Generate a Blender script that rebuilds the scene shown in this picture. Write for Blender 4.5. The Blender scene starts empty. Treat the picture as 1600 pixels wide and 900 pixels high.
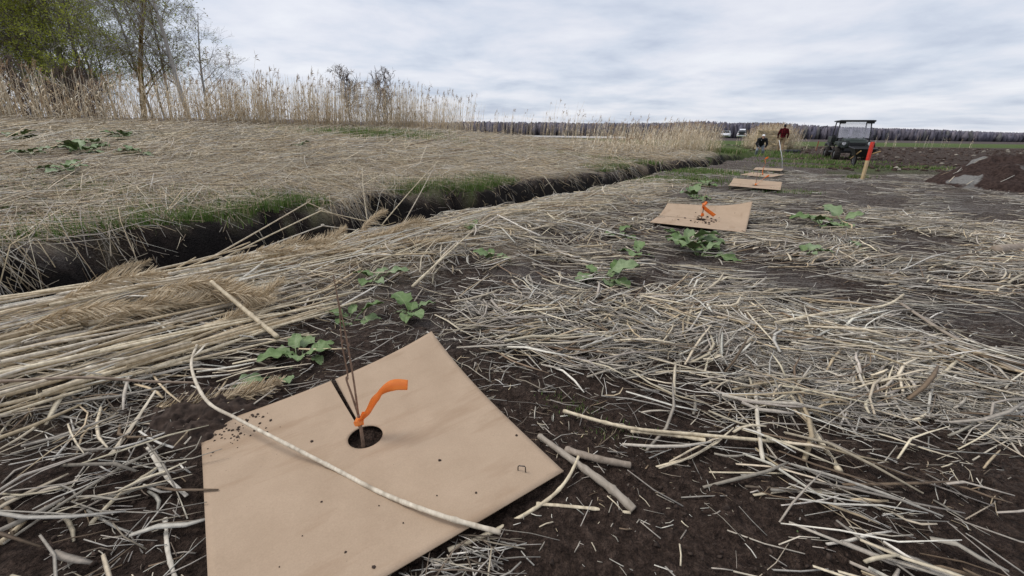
import bpy, bmesh, math, random
import numpy as np
from mathutils import Matrix, Vector
rs = np.random.RandomState(11)
random.seed(5)
scene = bpy.context.scene
COL = scene.collection
# ------------------------------------------------------------------ camera
CAM_H, PITCH, ROLL = 0.90, math.radians(20.3), math.radians(0.75)
Fv = np.array([0, math.cos(PITCH), -math.sin(PITCH)])
R0 = np.array([1., 0, 0]); U0 = np.cross(R0, Fv)
Rv = R0*math.cos(ROLL)+U0*math.sin(ROLL); Uv = -R0*math.sin(ROLL)+U0*math.cos(ROLL)
cd = bpy.data.cameras.new('camera'); co = bpy.data.objects.new('camera', cd); COL.objects.link(co)
cd.sensor_width = 36; cd.lens = 36*647/1600; cd.clip_start = 0.02; cd.clip_end = 6000
co.matrix_world = Matrix(((Rv[0], Uv[0], -Fv[0], 0), (Rv[1], Uv[1], -Fv[1], 0), (Rv[2], Uv[2], -Fv[2], CAM_H), (0, 0, 0, 1)))
scene.camera = co
# ------------------------------------------------------------------ world: overcast sky
SUN_EL, SUN_AZ = math.radians(52), math.radians(-75)      # azimuth from +Y towards +X
w = bpy.data.worlds.new('World'); scene.world = w; w.use_nodes = True
nt = w.node_tree; nt.nodes.clear()
def N(nt, t, **kw):
    n = nt.nodes.new(t)
    for k, v in kw.items(): setattr(n, k, v)
    return n
out = N(nt, 'ShaderNodeOutputWorld'); mixs = N(nt, 'ShaderNodeMixShader')
b1 = N(nt, 'ShaderNodeBackground'); b2 = N(nt, 'ShaderNodeBackground')
sky = N(nt, 'ShaderNodeTexSky', sky_type='NISHITA'); sky.sun_disc = False
sky.sun_elevation = SUN_EL; sky.sun_rotation = SUN_AZ
nt.links.new(sky.outputs[0], b1.inputs[0]); b1.inputs[1].default_value = 0.10
tc = N(nt, 'ShaderNodeTexCoord'); sep = N(nt, 'ShaderNodeSeparateXYZ'); nt.links.new(tc.outputs['Generated'], sep.inputs[0])
def M(nt, op, a, b=None, c=None):
    n = N(nt, 'ShaderNodeMath', operation=op)
    for i, v in enumerate((a, b, c)):
        if v is None: continue
        if isinstance(v, (int, float)): n.inputs[i].default_value = v
        else: nt.links.new(v, n.inputs[i])
    return n.outputs[0]
zz = M(nt, 'ADD', M(nt, 'ABSOLUTE', sep.outputs[2]), 0.10)
cx = M(nt, 'DIVIDE', sep.outputs[0], zz); cy = M(nt, 'DIVIDE', sep.outputs[1], zz)
cmb = N(nt, 'ShaderNodeCombineXYZ'); nt.links.new(cx, cmb.inputs[0]); nt.links.new(cy, cmb.inputs[1])
n1 = N(nt, 'ShaderNodeTexNoise'); n1.inputs['Scale'].default_value = 0.85; n1.inputs['Detail'].default_value = 7; n1.inputs['Roughness'].default_value = 0.56
n1.inputs['Distortion'].default_value = 0.15
nt.links.new(cmb.outputs[0], n1.inputs['Vector'])
cr = N(nt, 'ShaderNodeValToRGB'); nt.links.new(n1.outputs['Fac'], cr.inputs[0])
e = cr.color_ramp.elements
e[0].position = 0.33; e[0].color = (0.43, 0.475, 0.58, 1)
e[1].position = 0.66; e[1].color = (0.725, 0.735, 0.78, 1)
x_ = cr.color_ramp.elements.new(0.46); x_.color = (0.56, 0.60, 0.685, 1)
x_ = cr.color_ramp.elements.new(0.55); x_.color = (0.65, 0.665, 0.73, 1)
nt.links.new(cr.outputs[0], b2.inputs[0]); b2.inputs[1].default_value = 1.0
nt.links.new(b1.outputs[0], mixs.inputs[1]); nt.links.new(b2.outputs[0], mixs.inputs[2]); mixs.inputs[0].default_value = 0.9
nt.links.new(mixs.outputs[0], out.inputs[0])
sd = bpy.data.lights.new('sun', 'SUN'); sd.energy = 1.5; sd.angle = math.radians(24); sd.color = (1, 0.965, 0.92)
so = bpy.data.objects.new('sun', sd); COL.objects.link(so)
sdir = Vector((math.sin(SUN_AZ)*math.cos(SUN_EL), math.cos(SUN_AZ)*math.cos(SUN_EL), math.sin(SUN_EL)))
so.rotation_euler = sdir.to_track_quat('Z', 'Y').to_euler(); so.location = (-20, 5, 40)
vs = scene.view_settings; vs.view_transform = 'Standard'; vs.look = 'None'; vs.exposure = 0.3; vs.gamma = 1.0; vs.use_curve_mapping = False
scene.render.engine = 'CYCLES'

# ------------------------------------------------------------------ helpers
def tag(o, label=None, cat=None, group=None, kind=None):
    if label: o['label'] = label
    if cat: o['category'] = cat
    if group: o['group'] = group
    if kind: o['kind'] = kind
    return o
def empty(name, loc=(0, 0, 0), rz=0.0):
    o = bpy.data.objects.new(name, None); COL.objects.link(o); o.location = loc; o.rotation_euler = (0, 0, rz)
    o.empty_display_size = 0.1
    return o
def link(name, me, mat=None, parent=None):
    o = bpy.data.objects.new(name, me); COL.objects.link(o)
    if mat is not None and len(me.materials) == 0: me.materials.append(mat)
    if parent is not None: o.parent = parent
    return o
def copy_tree(o, parent=None):
    c = o.copy(); COL.objects.link(c); c.parent = parent
    for ch in list(o.children): copy_tree(ch, c)
    return c
def rawmesh(name, V, polys, cols=None, smooth=True):
    """polys: list of (F,k) int arrays"""
    me = bpy.data.meshes.new(name); V = np.asarray(V, dtype=np.float32)
    me.vertices.add(len(V)); me.vertices.foreach_set('co', V.ravel())
    loops = np.concatenate([p.ravel() for p in polys]).astype(np.int32)
    tot = np.concatenate([np.full(len(p), p.shape[1]) for p in polys])
    st = np.concatenate([[0], np.cumsum(tot)[:-1]]).astype(np.int32)
    me.loops.add(len(loops)); me.loops.foreach_set('vertex_index', loops)
    me.polygons.add(len(tot)); me.polygons.foreach_set('loop_start', st)
    if smooth: me.polygons.foreach_set('use_smooth', np.ones(len(tot), dtype=bool))
    me.update(calc_edges=True); me.validate()
    if cols is not None:
        a = me.color_attributes.new('Col', 'FLOAT_COLOR', 'POINT')
        c4 = np.ones((len(V), 4), dtype=np.float32); c4[:, :cols.shape[1]] = cols
        a.data.foreach_set('color', c4.ravel())
    return me
def nrm(a): return a/np.maximum(np.linalg.norm(a, axis=-1, keepdims=True), 1e-9)
def tubes(P, R, sides=4, col=None, flat=None, caps=True, up=(0, 0, 1)):
    """P (n,k,3) R (n,k) -> verts, polys, cols"""
    n, k, _ = P.shape
    T = np.empty_like(P); T[:, 1:-1] = P[:, 2:]-P[:, :-2]; T[:, 0] = P[:, 1]-P[:, 0]; T[:, -1] = P[:, -1]-P[:, -2]
    T = nrm(T); upv = np.broadcast_to(np.array(up, float), T.shape)
    S = np.cross(T, upv); bad = np.linalg.norm(S, axis=-1) < 0.05
    S[bad] = np.cross(T[bad], np.array([0.3, 1, 0.1])); S = nrm(S); B = np.cross(S, T)
    fl = np.ones(n) if flat is None else flat
    a = np.arange(sides)*2*np.pi/sides
    V = P[:, :, None]+R[:, :, None, None]*(np.cos(a)[None, None, :, None]*S[:, :, None]+(np.sin(a)[None, None, :, None]*fl[:, None, None, None])*B[:, :, None])
    V = V.reshape(-1, 3)
    base = (np.arange(n)*k*sides)[:, None, None]; i = np.arange(k-1)[None, :, None]*sides; j = np.arange(sides)[None, None, :]; j2 = (j+1) % sides
    q = np.stack([base+i+j, base+i+j2, base+i+sides+j2, base+i+sides+j], -1).reshape(-1, 4)
    polys = [q]
    if caps and sides > 2:
        b = (np.arange(n)*k*sides)[:, None]
        polys.append(b+np.arange(sides)[None, ::-1]); polys.append(b+(k-1)*sides+np.arange(sides)[None, :])
    C = None if col is None else np.repeat(col, k*sides, axis=0)
    return V, polys, C
def ribbons(P, Wd, side, col=None):
    """P (n,k,3), Wd (n,k), side (n,3)"""
    n, k, _ = P.shape; S = nrm(side)[:, None]*Wd[:, :, None]
    V = np.stack([P-S, P+S], 2).reshape(-1, 3)
    b = (np.arange(n)*k*2)[:, None]; i = np.arange(k-1)[None]*2
    q = np.stack([b+i, b+i+1, b+i+3, b+i+2], -1).reshape(-1, 4)
    return V, [q], None if col is None else np.repeat(col, k*2, axis=0)
def join(*gs):
    Vs, Ps, Cs, off = [], [], [], 0
    for V, P, C in gs:
        Vs.append(V); Ps += [p+off for p in P]; Cs.append(C if C is not None else np.ones((len(V), 3))); off += len(V)
    return np.concatenate(Vs), Ps, np.concatenate(Cs)
def _h(ix, iy, seed):
    h = (ix.astype(np.int64)*374761393+iy.astype(np.int64)*668265263+seed*1442695041) & 0xffffffff
    h = ((h ^ (h >> 13))*1274126177) & 0xffffffff
    return ((h ^ (h >> 16)) & 0xffff)/65535.0
def vn(x, y, seed=0):
    x = np.asarray(x, float); y = np.asarray(y, float)
    ix = np.floor(x); iy = np.floor(y); fx = x-ix; fy = y-iy
    fx = fx*fx*(3-2*fx); fy = fy*fy*(3-2*fy); ix = ix.astype(np.int64); iy = iy.astype(np.int64)
    return (_h(ix, iy, seed)*(1-fx)+_h(ix+1, iy, seed)*fx)*(1-fy)+(_h(ix, iy+1, seed)*(1-fx)+_h(ix+1, iy+1, seed)*fx)*fy
def fbm(x, y, seed=0, o=4):
    s, a = 0, 0.5
    for i in range(o): s = s+a*vn(x*2**i+i*17.3, y*2**i-i*9.1, seed+i); a *= .5
    return s/(1-.5**o)
def sst(a, b, x):
    t = np.clip((x-a)/(b-a), 0, 1); return t*t*(3-2*t)
def ST(x, y): return -.804*x+.594*y, .594*x+.804*y
def XY(s, t): return -.804*s+.594*t, .594*s+.804*t

def edges(t):
    e1 = 3.45+.4*(vn(t*.45, t*0, 3)-.5)+.30*(vn(t*1.7, t*0, 4)-.5)
    e2 = 5.30-.40*sst(3, 9, t)+.6*(vn(t*.5, t*0+5, 5)-.5)+.45*(vn(t*1.6, t*0+5, 6)-.5)+.16*(vn(t*5, t*0+5, 7)-.5)
    return e1, e2
def terr(x, y):
    x = np.asarray(x, float); y = np.asarray(y, float)
    s, t = ST(x, y); e1, e2 = edges(t); r = np.hypot(x, y)
    live = (1-.4*sst(27, 31, t))*(1-sst(35, 37.5, t))
    z = -(.62-.14*sst(2, 7, t))*live*sst(e1-.05, e1+.42, s)*(1-sst(e2-.55, e2+.03, s))
    b = np.interp(s-e2, [0, .25, 1.3, 4.5, 12.5, 15.5, 21, 28], [0, .02, .15, .50, 1.03, 1.06, .5, 0])
    z = z+b*(1-.38*sst(14, 27, t))*(1-sst(40, 60, t))*sst(-40, -20, t)
    z = z+live*sst(e1+.1, e1+.5, s)*(1-sst(e2-.3, e2+.3, s))*(.24*(fbm(x*3, y*3, 26, 3)-.5)+.08*(fbm(x*11, y*11, 27, 2)-.5))
    z = z+.08*np.exp(-((s-2.45)/.5)**2)*sst(-6, -1, t)*(1-sst(5, 9, t))         # litter ridge beside the ditch
    near = 1-sst(18, 40, r)
    z = z+(s > e2)*near*.10*sst(e2, e2+1.5, s)*(fbm(x*.8, y*.8, 23, 3)-.5)
    z = z+near*(.07*(fbm(x*.9, y*.9, 20, 3)-.5)+.030*(fbm(x*5, y*5, 21, 3)-.5))
    bare = np.clip(1.2-r*.1, 0, 1)*(s < e1+2)
    cl = fbm(x*16, y*16, 22, 3); z = z+bare*(.050*np.maximum(cl-.48, 0)+.018*np.maximum(fbm(x*38, y*38, 24, 2)-.5, 0))
    pl = sst(11.5, 14, y)*(1-sst(48, 56, y))*sst(9, 13, x-(y-12)*.35)            # ploughed field on the right
    z = z+pl*(.10*(fbm(x*1.1, y*2.3, 25, 3)-.5)+.03)
    z = z-.14*np.exp(-((y-.10*x-11.6)/.7)**2)*sst(6.5, 9, x)*(1-sst(15, 20, x))  # shallow dip past the stake
    z = z+.75*(1-sst(2.2, 5, np.abs(y-98)))*sst(-90, -60, x)*(1-sst(24, 34, x))  # far road bank
    return z
def hit(u, v, zoff=0.0):
    d = Fv+Rv*(u-800)/647+Uv*(450-v)/647
    ts = np.concatenate([np.linspace(.5, 30, 3000), np.linspace(30, 400, 4000)])
    P = np.array([0, 0, CAM_H])+ts[:, None]*d
    below = P[:, 2] < terr(P[:, 0], P[:, 1])+zoff
    i = np.argmax(below) if below.any() else len(ts)-1
    return P[i]
def T1(x, y): return float(terr(np.array([x]), np.array([y]))[0])

# ------------------------------------------------------------------ materials
def newmat(name, col=(.5, .5, .5), rough=.8, spec=.3, metal=0):
    m = bpy.data.materials.new(name); m.use_nodes = True; b = m.node_tree.nodes['Principled BSDF']
    b.inputs['Base Color'].default_value = (*col, 1); b.inputs['Roughness'].default_value = rough
    b.inputs['Specular IOR Level'].default_value = spec; b.inputs['Metallic'].default_value = metal
    return m, m.node_tree, b
def noise(nt, scale, detail=4, rough=.55, vec=None, dist=0):
    n = N(nt, 'ShaderNodeTexNoise'); n.inputs['Scale'].default_value = scale; n.inputs['Detail'].default_value = detail
    n.inputs['Roughness'].default_value = rough; n.inputs['Distortion'].default_value = dist
    if vec is not None: nt.links.new(vec, n.inputs['Vector'])
    return n.outputs['Fac']
def ramp(nt, fac, stops):
    r = N(nt, 'ShaderNodeValToRGB'); nt.links.new(fac, r.inputs[0]); el = r.color_ramp.elements
    while len(el) < len(stops): el.new(.5)
    for q, (p, c) in zip(el, stops):
        q.position = p; q.color = (*c, 1) if len(c) == 3 else c
    return r.outputs[0]
def mix(nt, f, a, b, mode='MIX'):
    n = N(nt, 'ShaderNodeMix', data_type='RGBA', blend_type=mode)
    for i, v in ((0, f), (6, a), (7, b)):
        if isinstance(v, (int, float)): n.inputs[i].default_value = v
        elif isinstance(v, tuple): n.inputs[i].default_value = (*v, 1)
        else: nt.links.new(v, n.inputs[i])
    return n.outputs[2]
def bump(nt, b, h, strength=.5, dist=.01):
    n = N(nt, 'ShaderNodeBump'); n.inputs['Strength'].default_value = strength; n.inputs['Distance'].default_value = dist
    nt.links.new(h, n.inputs['Height']); nt.links.new(n.outputs[0], b.inputs['Normal'])
def attr_mat(name, rough=.75, spec=.25, scale=60, amt=.35, transl=0):
    m, t, b = newmat(name, rough=rough, spec=spec)
    a = N(t, 'ShaderNodeAttribute'); a.attribute_name = 'Col'
    g = N(t, 'ShaderNodeNewGeometry')
    f = noise(t, scale, 3, .6, g.outputs['Position'])
    c = mix(t, 1.0, a.outputs['Color'], ramp(t, f, [(.25, (1-amt,)*3), (.75, (1+amt*.3,)*3)]), 'MULTIPLY')
    t.links.new(c, b.inputs['Base Color'])
    if transl:
        tr = N(t, 'ShaderNodeBsdfTranslucent'); t.links.new(c, tr.inputs[0]); mx = N(t, 'ShaderNodeMixShader'); mx.inputs[0].default_value = transl
        t.links.new(b.outputs[0], mx.inputs[1]); t.links.new(tr.outputs[0], mx.inputs[2]); t.links.new(mx.outputs[0], t.nodes['Material Output'].inputs[0])
    return m
def noisy(name, c0, c1, scale=20, rough=.8, bs=0, bd=.003, spec=.3, metal=0):
    m, t, b = newmat(name, rough=rough, spec=spec, metal=metal)
    tcn = N(t, 'ShaderNodeTexCoord'); f = noise(t, scale, 5, .6, tcn.outputs['Object'])
    t.links.new(ramp(t, f, [(.3, c0), (.7, c1)]), b.inputs['Base Color'])
    if bs: bump(t, b, f, bs, bd)
    return m
MATS = {}
MATS['straw'] = attr_mat('dry_straw', .7, .3, 90, .35)
MATS['grass'] = attr_mat('grass_blades', .6, .3, 30, .3, .3)
MATS['bark'] = attr_mat('bark', .9, .15, 6, .4)
MATS['leaf_far'] = attr_mat('young_leaves', .7, .2, 2, .2, .55)
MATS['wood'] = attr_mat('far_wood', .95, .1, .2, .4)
def stalk_mat(name, c0, c1, c2):
    m, t, b = newmat(name, rough=.6, spec=.35)
    oi = N(t, 'ShaderNodeObjectInfo'); tcn = N(t, 'ShaderNodeTexCoord')
    mp = N(t, 'ShaderNodeMapping'); mp.inputs['Scale'].default_value = (60, 4, 60); t.links.new(tcn.outputs['Object'], mp.inputs[0])
    f = noise(t, 1.0, 5, .6, mp.outputs[0]); f2 = noise(t, 7, 3, .5, tcn.outputs['Object'])
    base = ramp(t, oi.outputs['Random'], [(0, c0), (.5, c1), (1, c2)])
    c = mix(t, 1.0, base, ramp(t, f, [(.3, (.6, .57, .53)), (.65, (1.08, 1.07, 1.05))]), 'MULTIPLY')
    c = mix(t, ramp(t, f2, [(.55, (0, 0, 0)), (.75, (.5, .5, .5))]), c, (.20, .14, .09))
    t.links.new(c, b.inputs['Base Color']); bump(t, b, f, .4, .002)
    return m
MATS['stalk'] = stalk_mat('reed_stalk', (.72, .63, .46), (.60, .49, .33), (.68, .63, .54))
MATS['stick'] = stalk_mat('weathered_stick', (.34, .28, .22), (.24, .17, .12), (.40, .36, .30))
MATS['plume'] = noisy('plume', (.46, .36, .23), (.68, .56, .39), 120, .95)
MATS['plume_far'] = noisy('plume_far', (.26, .17, .10), (.42, .30, .18), 15, .95)

# ground: vertex colour = zone weights (R ditch peat, G cut-straw cover, B green), alpha-less second layer for far fields
def ground_material():
    m, t, b = newmat('ground_soil', rough=.95, spec=.12)
    g = N(t, 'ShaderNodeNewGeometry'); P = g.outputs['Position']
    z = N(t, 'ShaderNodeAttribute'); z.attribute_name = 'Col'; zs = N(t, 'ShaderNodeSeparateColor'); t.links.new(z.outputs['Color'], zs.inputs[0])
    z2 = N(t, 'ShaderNodeAttribute'); z2.attribute_name = 'Col2'; zs2 = N(t, 'ShaderNodeSeparateColor'); t.links.new(z2.outputs['Color'], zs2.inputs[0])
    nf = noise(t, 45, 6, .65, P); nm = noise(t, 6, 5, .6, P); nl = noise(t, 1.1, 4, .55, P, .4)
    soil = ramp(t, nf, [(.30, (.020, .013, .010)), (.5, (.058, .039, .030)), (.72, (.120, .084, .066))])
    soil = mix(t, 1.0, soil, ramp(t, noise(t, 210, 3, .7, P), [(.3, (.50, .50, .50)), (.7, (1.45, 1.42, 1.38))]), 'MULTIPLY')
    crust = ramp(t, nf, [(.25, (.085, .072, .064)), (.7, (.215, .188, .170))])
    cf = M(t, 'MULTIPLY', ramp(t, nl, [(.45, (0, 0, 0)), (.62, (1, 1, 1))]), ramp(t, nm, [(.38, (0, 0, 0)), (.6, (.9, .9, .9))]))
    cf = M(t, 'MULTIPLY', cf, zs2.outputs[1])
    c = mix(t, cf, soil, crust)
    # fine straw flecks too small to be built
    mp = N(t, 'ShaderNodeMapping'); mp.inputs['Scale'].default_value = (26, 95, 60); mp.inputs['Rotation'].default_value = (0, 0, -.25); t.links.new(P, mp.inputs[0])
    fs = noise(t, 1, 4, .7, mp.outputs[0], .6)
    fl = M(t, 'MULTIPLY', ramp(t, fs, [(.50, (0, 0, 0)), (.60, (1, 1, 1))]), zs2.outputs[2])
    c = mix(t, fl, c, ramp(t, nf, [(.3, (.20, .175, .150)), (.7, (.40, .36, .315))]))
    mp2 = N(t, 'ShaderNodeMapping'); mp2.inputs['Scale'].default_value = (14, 60, 40); mp2.inputs['Rotation'].default_value = (0, 0, .5); t.links.new(P, mp2.inputs[0])
    fs2 = noise(t, 1, 5, .7, mp2.outputs[0], 1.0)
    mat_c = ramp(t, fs2, [(.25, (.16, .125, .09)), (.5, (.40, .32, .225)), (.72, (.58, .485, .36))])
    c = mix(t, zs.outputs[1], c, mat_c)
    peat = ramp(t, nf, [(.3, (.006, .005, .005)), (.7, (.024, .020, .018))])
    c = mix(t, zs.outputs[0], c, peat)
    grn = ramp(t, noise(t, 3, 5, .7, P), [(.3, (.045, .075, .018)), (.7, (.12, .155, .05))])
    c = mix(t, zs.outputs[2], c, grn)
    far = ramp(t, noise(t, .15, 5, .7, P), [(.3, (.060, .045, .042)), (.7, (.105, .085, .078))])
    c = mix(t, zs2.outputs[0], c, far)
    t.links.new(c, b.inputs['Base Color'])
    vo = N(t, 'ShaderNodeTexVoronoi'); vo.inputs['Scale'].default_value = 70; t.links.new(P, vo.inputs['Vector'])
    hsum = M(t, 'ADD', M(t, 'MULTIPLY', nf, 1.3), M(t, 'MULTIPLY', noise(t, 160, 3, .6, P), .5))
    hsum = M(t, 'SUBTRACT', hsum, M(t, 'MULTIPLY', vo.outputs['Distance'], .5))
    bump(t, b, hsum, 1.0, .035)
    return m
MATS['ground'] = ground_material()

# ------------------------------------------------------------------ ground sheet (polar grid round the viewpoint)
def build_ground():
    na_f, nr = 620, 430
    af = np.linspace(math.radians(-72), math.radians(72), na_f); ab = np.linspace(math.radians(72), math.radians(288), 70)[1:-1]
    ang = np.concatenate([af, ab]); na = len(ang)
    rr = np.concatenate([[.0], .25*(3000/.25)**(np.arange(nr)/(nr-1))])
    A, Rr = np.meshgrid(ang, rr[1:], indexing='ij')
    X = Rr*np.sin(A); Y = Rr*np.cos(A); Z = terr(X, Y)
    V = np.concatenate([[[0, 0, T1(0, 0)]], np.stack([X, Y, Z], -1).reshape(-1, 3)])
    i = np.arange(na)[:, None]; j = np.arange(nr-1)[None]; i2 = (i+1) % na
    q = np.stack([1+i*nr+j, 1+i2*nr+j, 1+i2*nr+j+1, 1+i*nr+j+1], -1).reshape(-1, 4)[:, ::-1]
    ii = np.arange(na); tri = np.stack([np.zeros(na, int), 1+((ii+1) % na)*nr, 1+ii*nr], -1)[:, ::-1]
    x, y = V[:, 0], V[:, 1]; s, t = ST(x, y); e1, e2 = edges(t); r = np.hypot(x, y)
    jit = .5*(fbm(x*3, y*3, 31, 3)-.5)
    peat = sst(e1+.0, e1+.16, s+jit)*(1-sst(e2-.16, e2+.02, s+jit))*(1-sst(35, 37, t))
    bank = sst(e2+.05, e2+.35, s+jit*2)*(1-sst(32, 48, t+10*jit))*(1-sst(26, 30, s))
    lip = sst(e2-.08, e2+.1, s+jit)*(1-sst(e2+.45, e2+1.3, s+2*jit))*sst(.42, .6, fbm(t*.5, s*.2, 33, 3)+.10*(t < 5))
    gp = sst(.60, .70, fbm(x*.28, y*.28, 35, 4))*sst(8, 14, r)*(s > 2)*.8
    gfar = sst(50, 60, y-.1*x)*(1-sst(140, 150, y))*sst(8, 16, x-(y-50)*.15)+sst(24, 34, t)*(1-sst(60, 90, t))*(s > 2)*(s < 40)*.8*sst(.35, .6, fbm(x*.2, y*.2, 37, 3)+.1)
    gstrip = np.exp(-((y-.1*x-12.6)/.7)**2)*sst(5, 7, x)*(1-sst(17, 22, x))*sst(.4, .6, fbm(x*.8, y*.8, 38, 3))*.7
    green = np.clip(lip*.75+gp*bank+gfar+gstrip, 0, 1)
    heap = sst(1.75, 2.3, s+jit*2)*(1-sst(e1-.25, e1, s))*sst(-8, -4, t)*(1-sst(7, 12, t))*.55
    straw = np.clip(bank+heap, 0, 1)*(1-peat)
    fard = sst(120, 170, y)+sst(60, 110, y)*(x < 30)*1.0
    plough = sst(12.0, 14.5, y-.1*x)*(1-sst(50, 58, y-.1*x))*sst(8, 12, x-(y-12)*.35)
    c1 = np.stack([peat, straw, green], -1)
    crust = np.clip(sst(1.2, 2.2, y)*(1-plough), 0, 1)
    fleck = np.clip(sst(1.0, 3.5, r)*(1-.75*plough)*(.55+.45*sst(4, 10, r)), 0, 1)*(1-peat)
    c2 = np.stack([np.clip(fard, 0, 1), crust, fleck], -1)
    me = rawmesh('ground', V, [q, tri], c1)
    a = me.color_attributes.new('Col2', 'FLOAT_COLOR', 'POINT'); c4 = np.ones((len(V), 4), np.float32); c4[:, :3] = c2; a.data.foreach_set('color', c4.ravel())
    o = link('ground', me, MATS['ground']); tag(o, 'dark soil field with a black peat ditch and a straw covered bank', 'ground', kind='structure')
build_ground()
# gravel road along the far bank
def build_road():
    xs = np.linspace(-70, 24, 60); prof = [(94.6, .50), (95.3, .80), (96.2, .83), (99.8, .83), (100.6, .6)]
    V = np.array([[x, y, z] for x in xs for y, z in prof]); k = len(prof)
    i = np.arange(59)[:, None]; j = np.arange(k-1)[None]
    q = np.stack([i*k+j, (i+1)*k+j, (i+1)*k+j+1, i*k+j+1], -1).reshape(-1, 4)
    o = link('road', rawmesh('road', V, [q]), noisy('gravel', (.38, .37, .35), (.60, .59, .57), 1.5, .95)); tag(o, 'pale gravel road crossing the fields far behind', 'road', kind='structure')
build_road()

# ------------------------------------------------------------------ straw litter
PAL = np.array([(.74, .635, .46), (.62, .49, .315), (.44, .385, .31), (.25, .175, .11), (.80, .745, .63), (.55, .485, .40)])
def pal(n, wts):
    w_ = np.array(wts, float); w_ /= w_.sum()
    c = PAL[rs.choice(len(PAL), n, p=w_)]
    return c*(rs.uniform(.68, 1.18, (n, 1)))*rs.uniform(.985, 1.015, (n, 3))
def lay(x, y, th, L, r, layer, k=3, bend=.05, tilt=.012, seg_follow=True):
    n = len(x); f = np.linspace(-.5, .5, k)
    dx, dy = np.cos(th), np.sin(th); bo = rs.normal(0, 1, n)*bend*L
    sh = 1-4*f**2
    X = x[:, None]+f*L[:, None]*dx[:, None]-sh*(bo*dy)[:, None]; Y = y[:, None]+f*L[:, None]*dy[:, None]+sh*(bo*dx)[:, None]
    Z = terr(X, Y)
    lin = Z[:, :1]+(Z[:, -1:]-Z[:, :1])*(f+.5)                      # stiff: straight over hollows
    Z = np.maximum(Z*.6+lin*.4, Z)+r[:, None]*.7+layer[:, None]+np.abs(rs.normal(0, 1, (n, 1)))*tilt*(f+.5)*(L[:, None]/.3)
    return np.stack([X, Y, Z], -1)
def in_view(x, y, m=1.45):
    zc = y*math.cos(PITCH)+CAM_H*math.sin(PITCH)
    return (zc > .25) & (np.abs(x) < m*zc+.25)
def off_mats(x, y):
    ok = np.ones(len(x), bool)
    for cx_, cy_, a, S in MATPOS:
        dx, dy = x-cx_, y-cy_; u = dx*math.cos(a)+dy*math.sin(a); v = -dx*math.sin(a)+dy*math.cos(a)
        ok &= ~((np.abs(u) < S/2+.02) & (np.abs(v) < S/2+.02))
    return ok
MATPOS = [(-.41, .98, math.radians(36.87), .8), (2.06, 4.52, math.radians(60), .90), (4.55, 8.0, math.radians(58), .84), (6.15, 10.6, math.radians(40), .74), (7.75, 13.1, math.radians(55), .74)]

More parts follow.
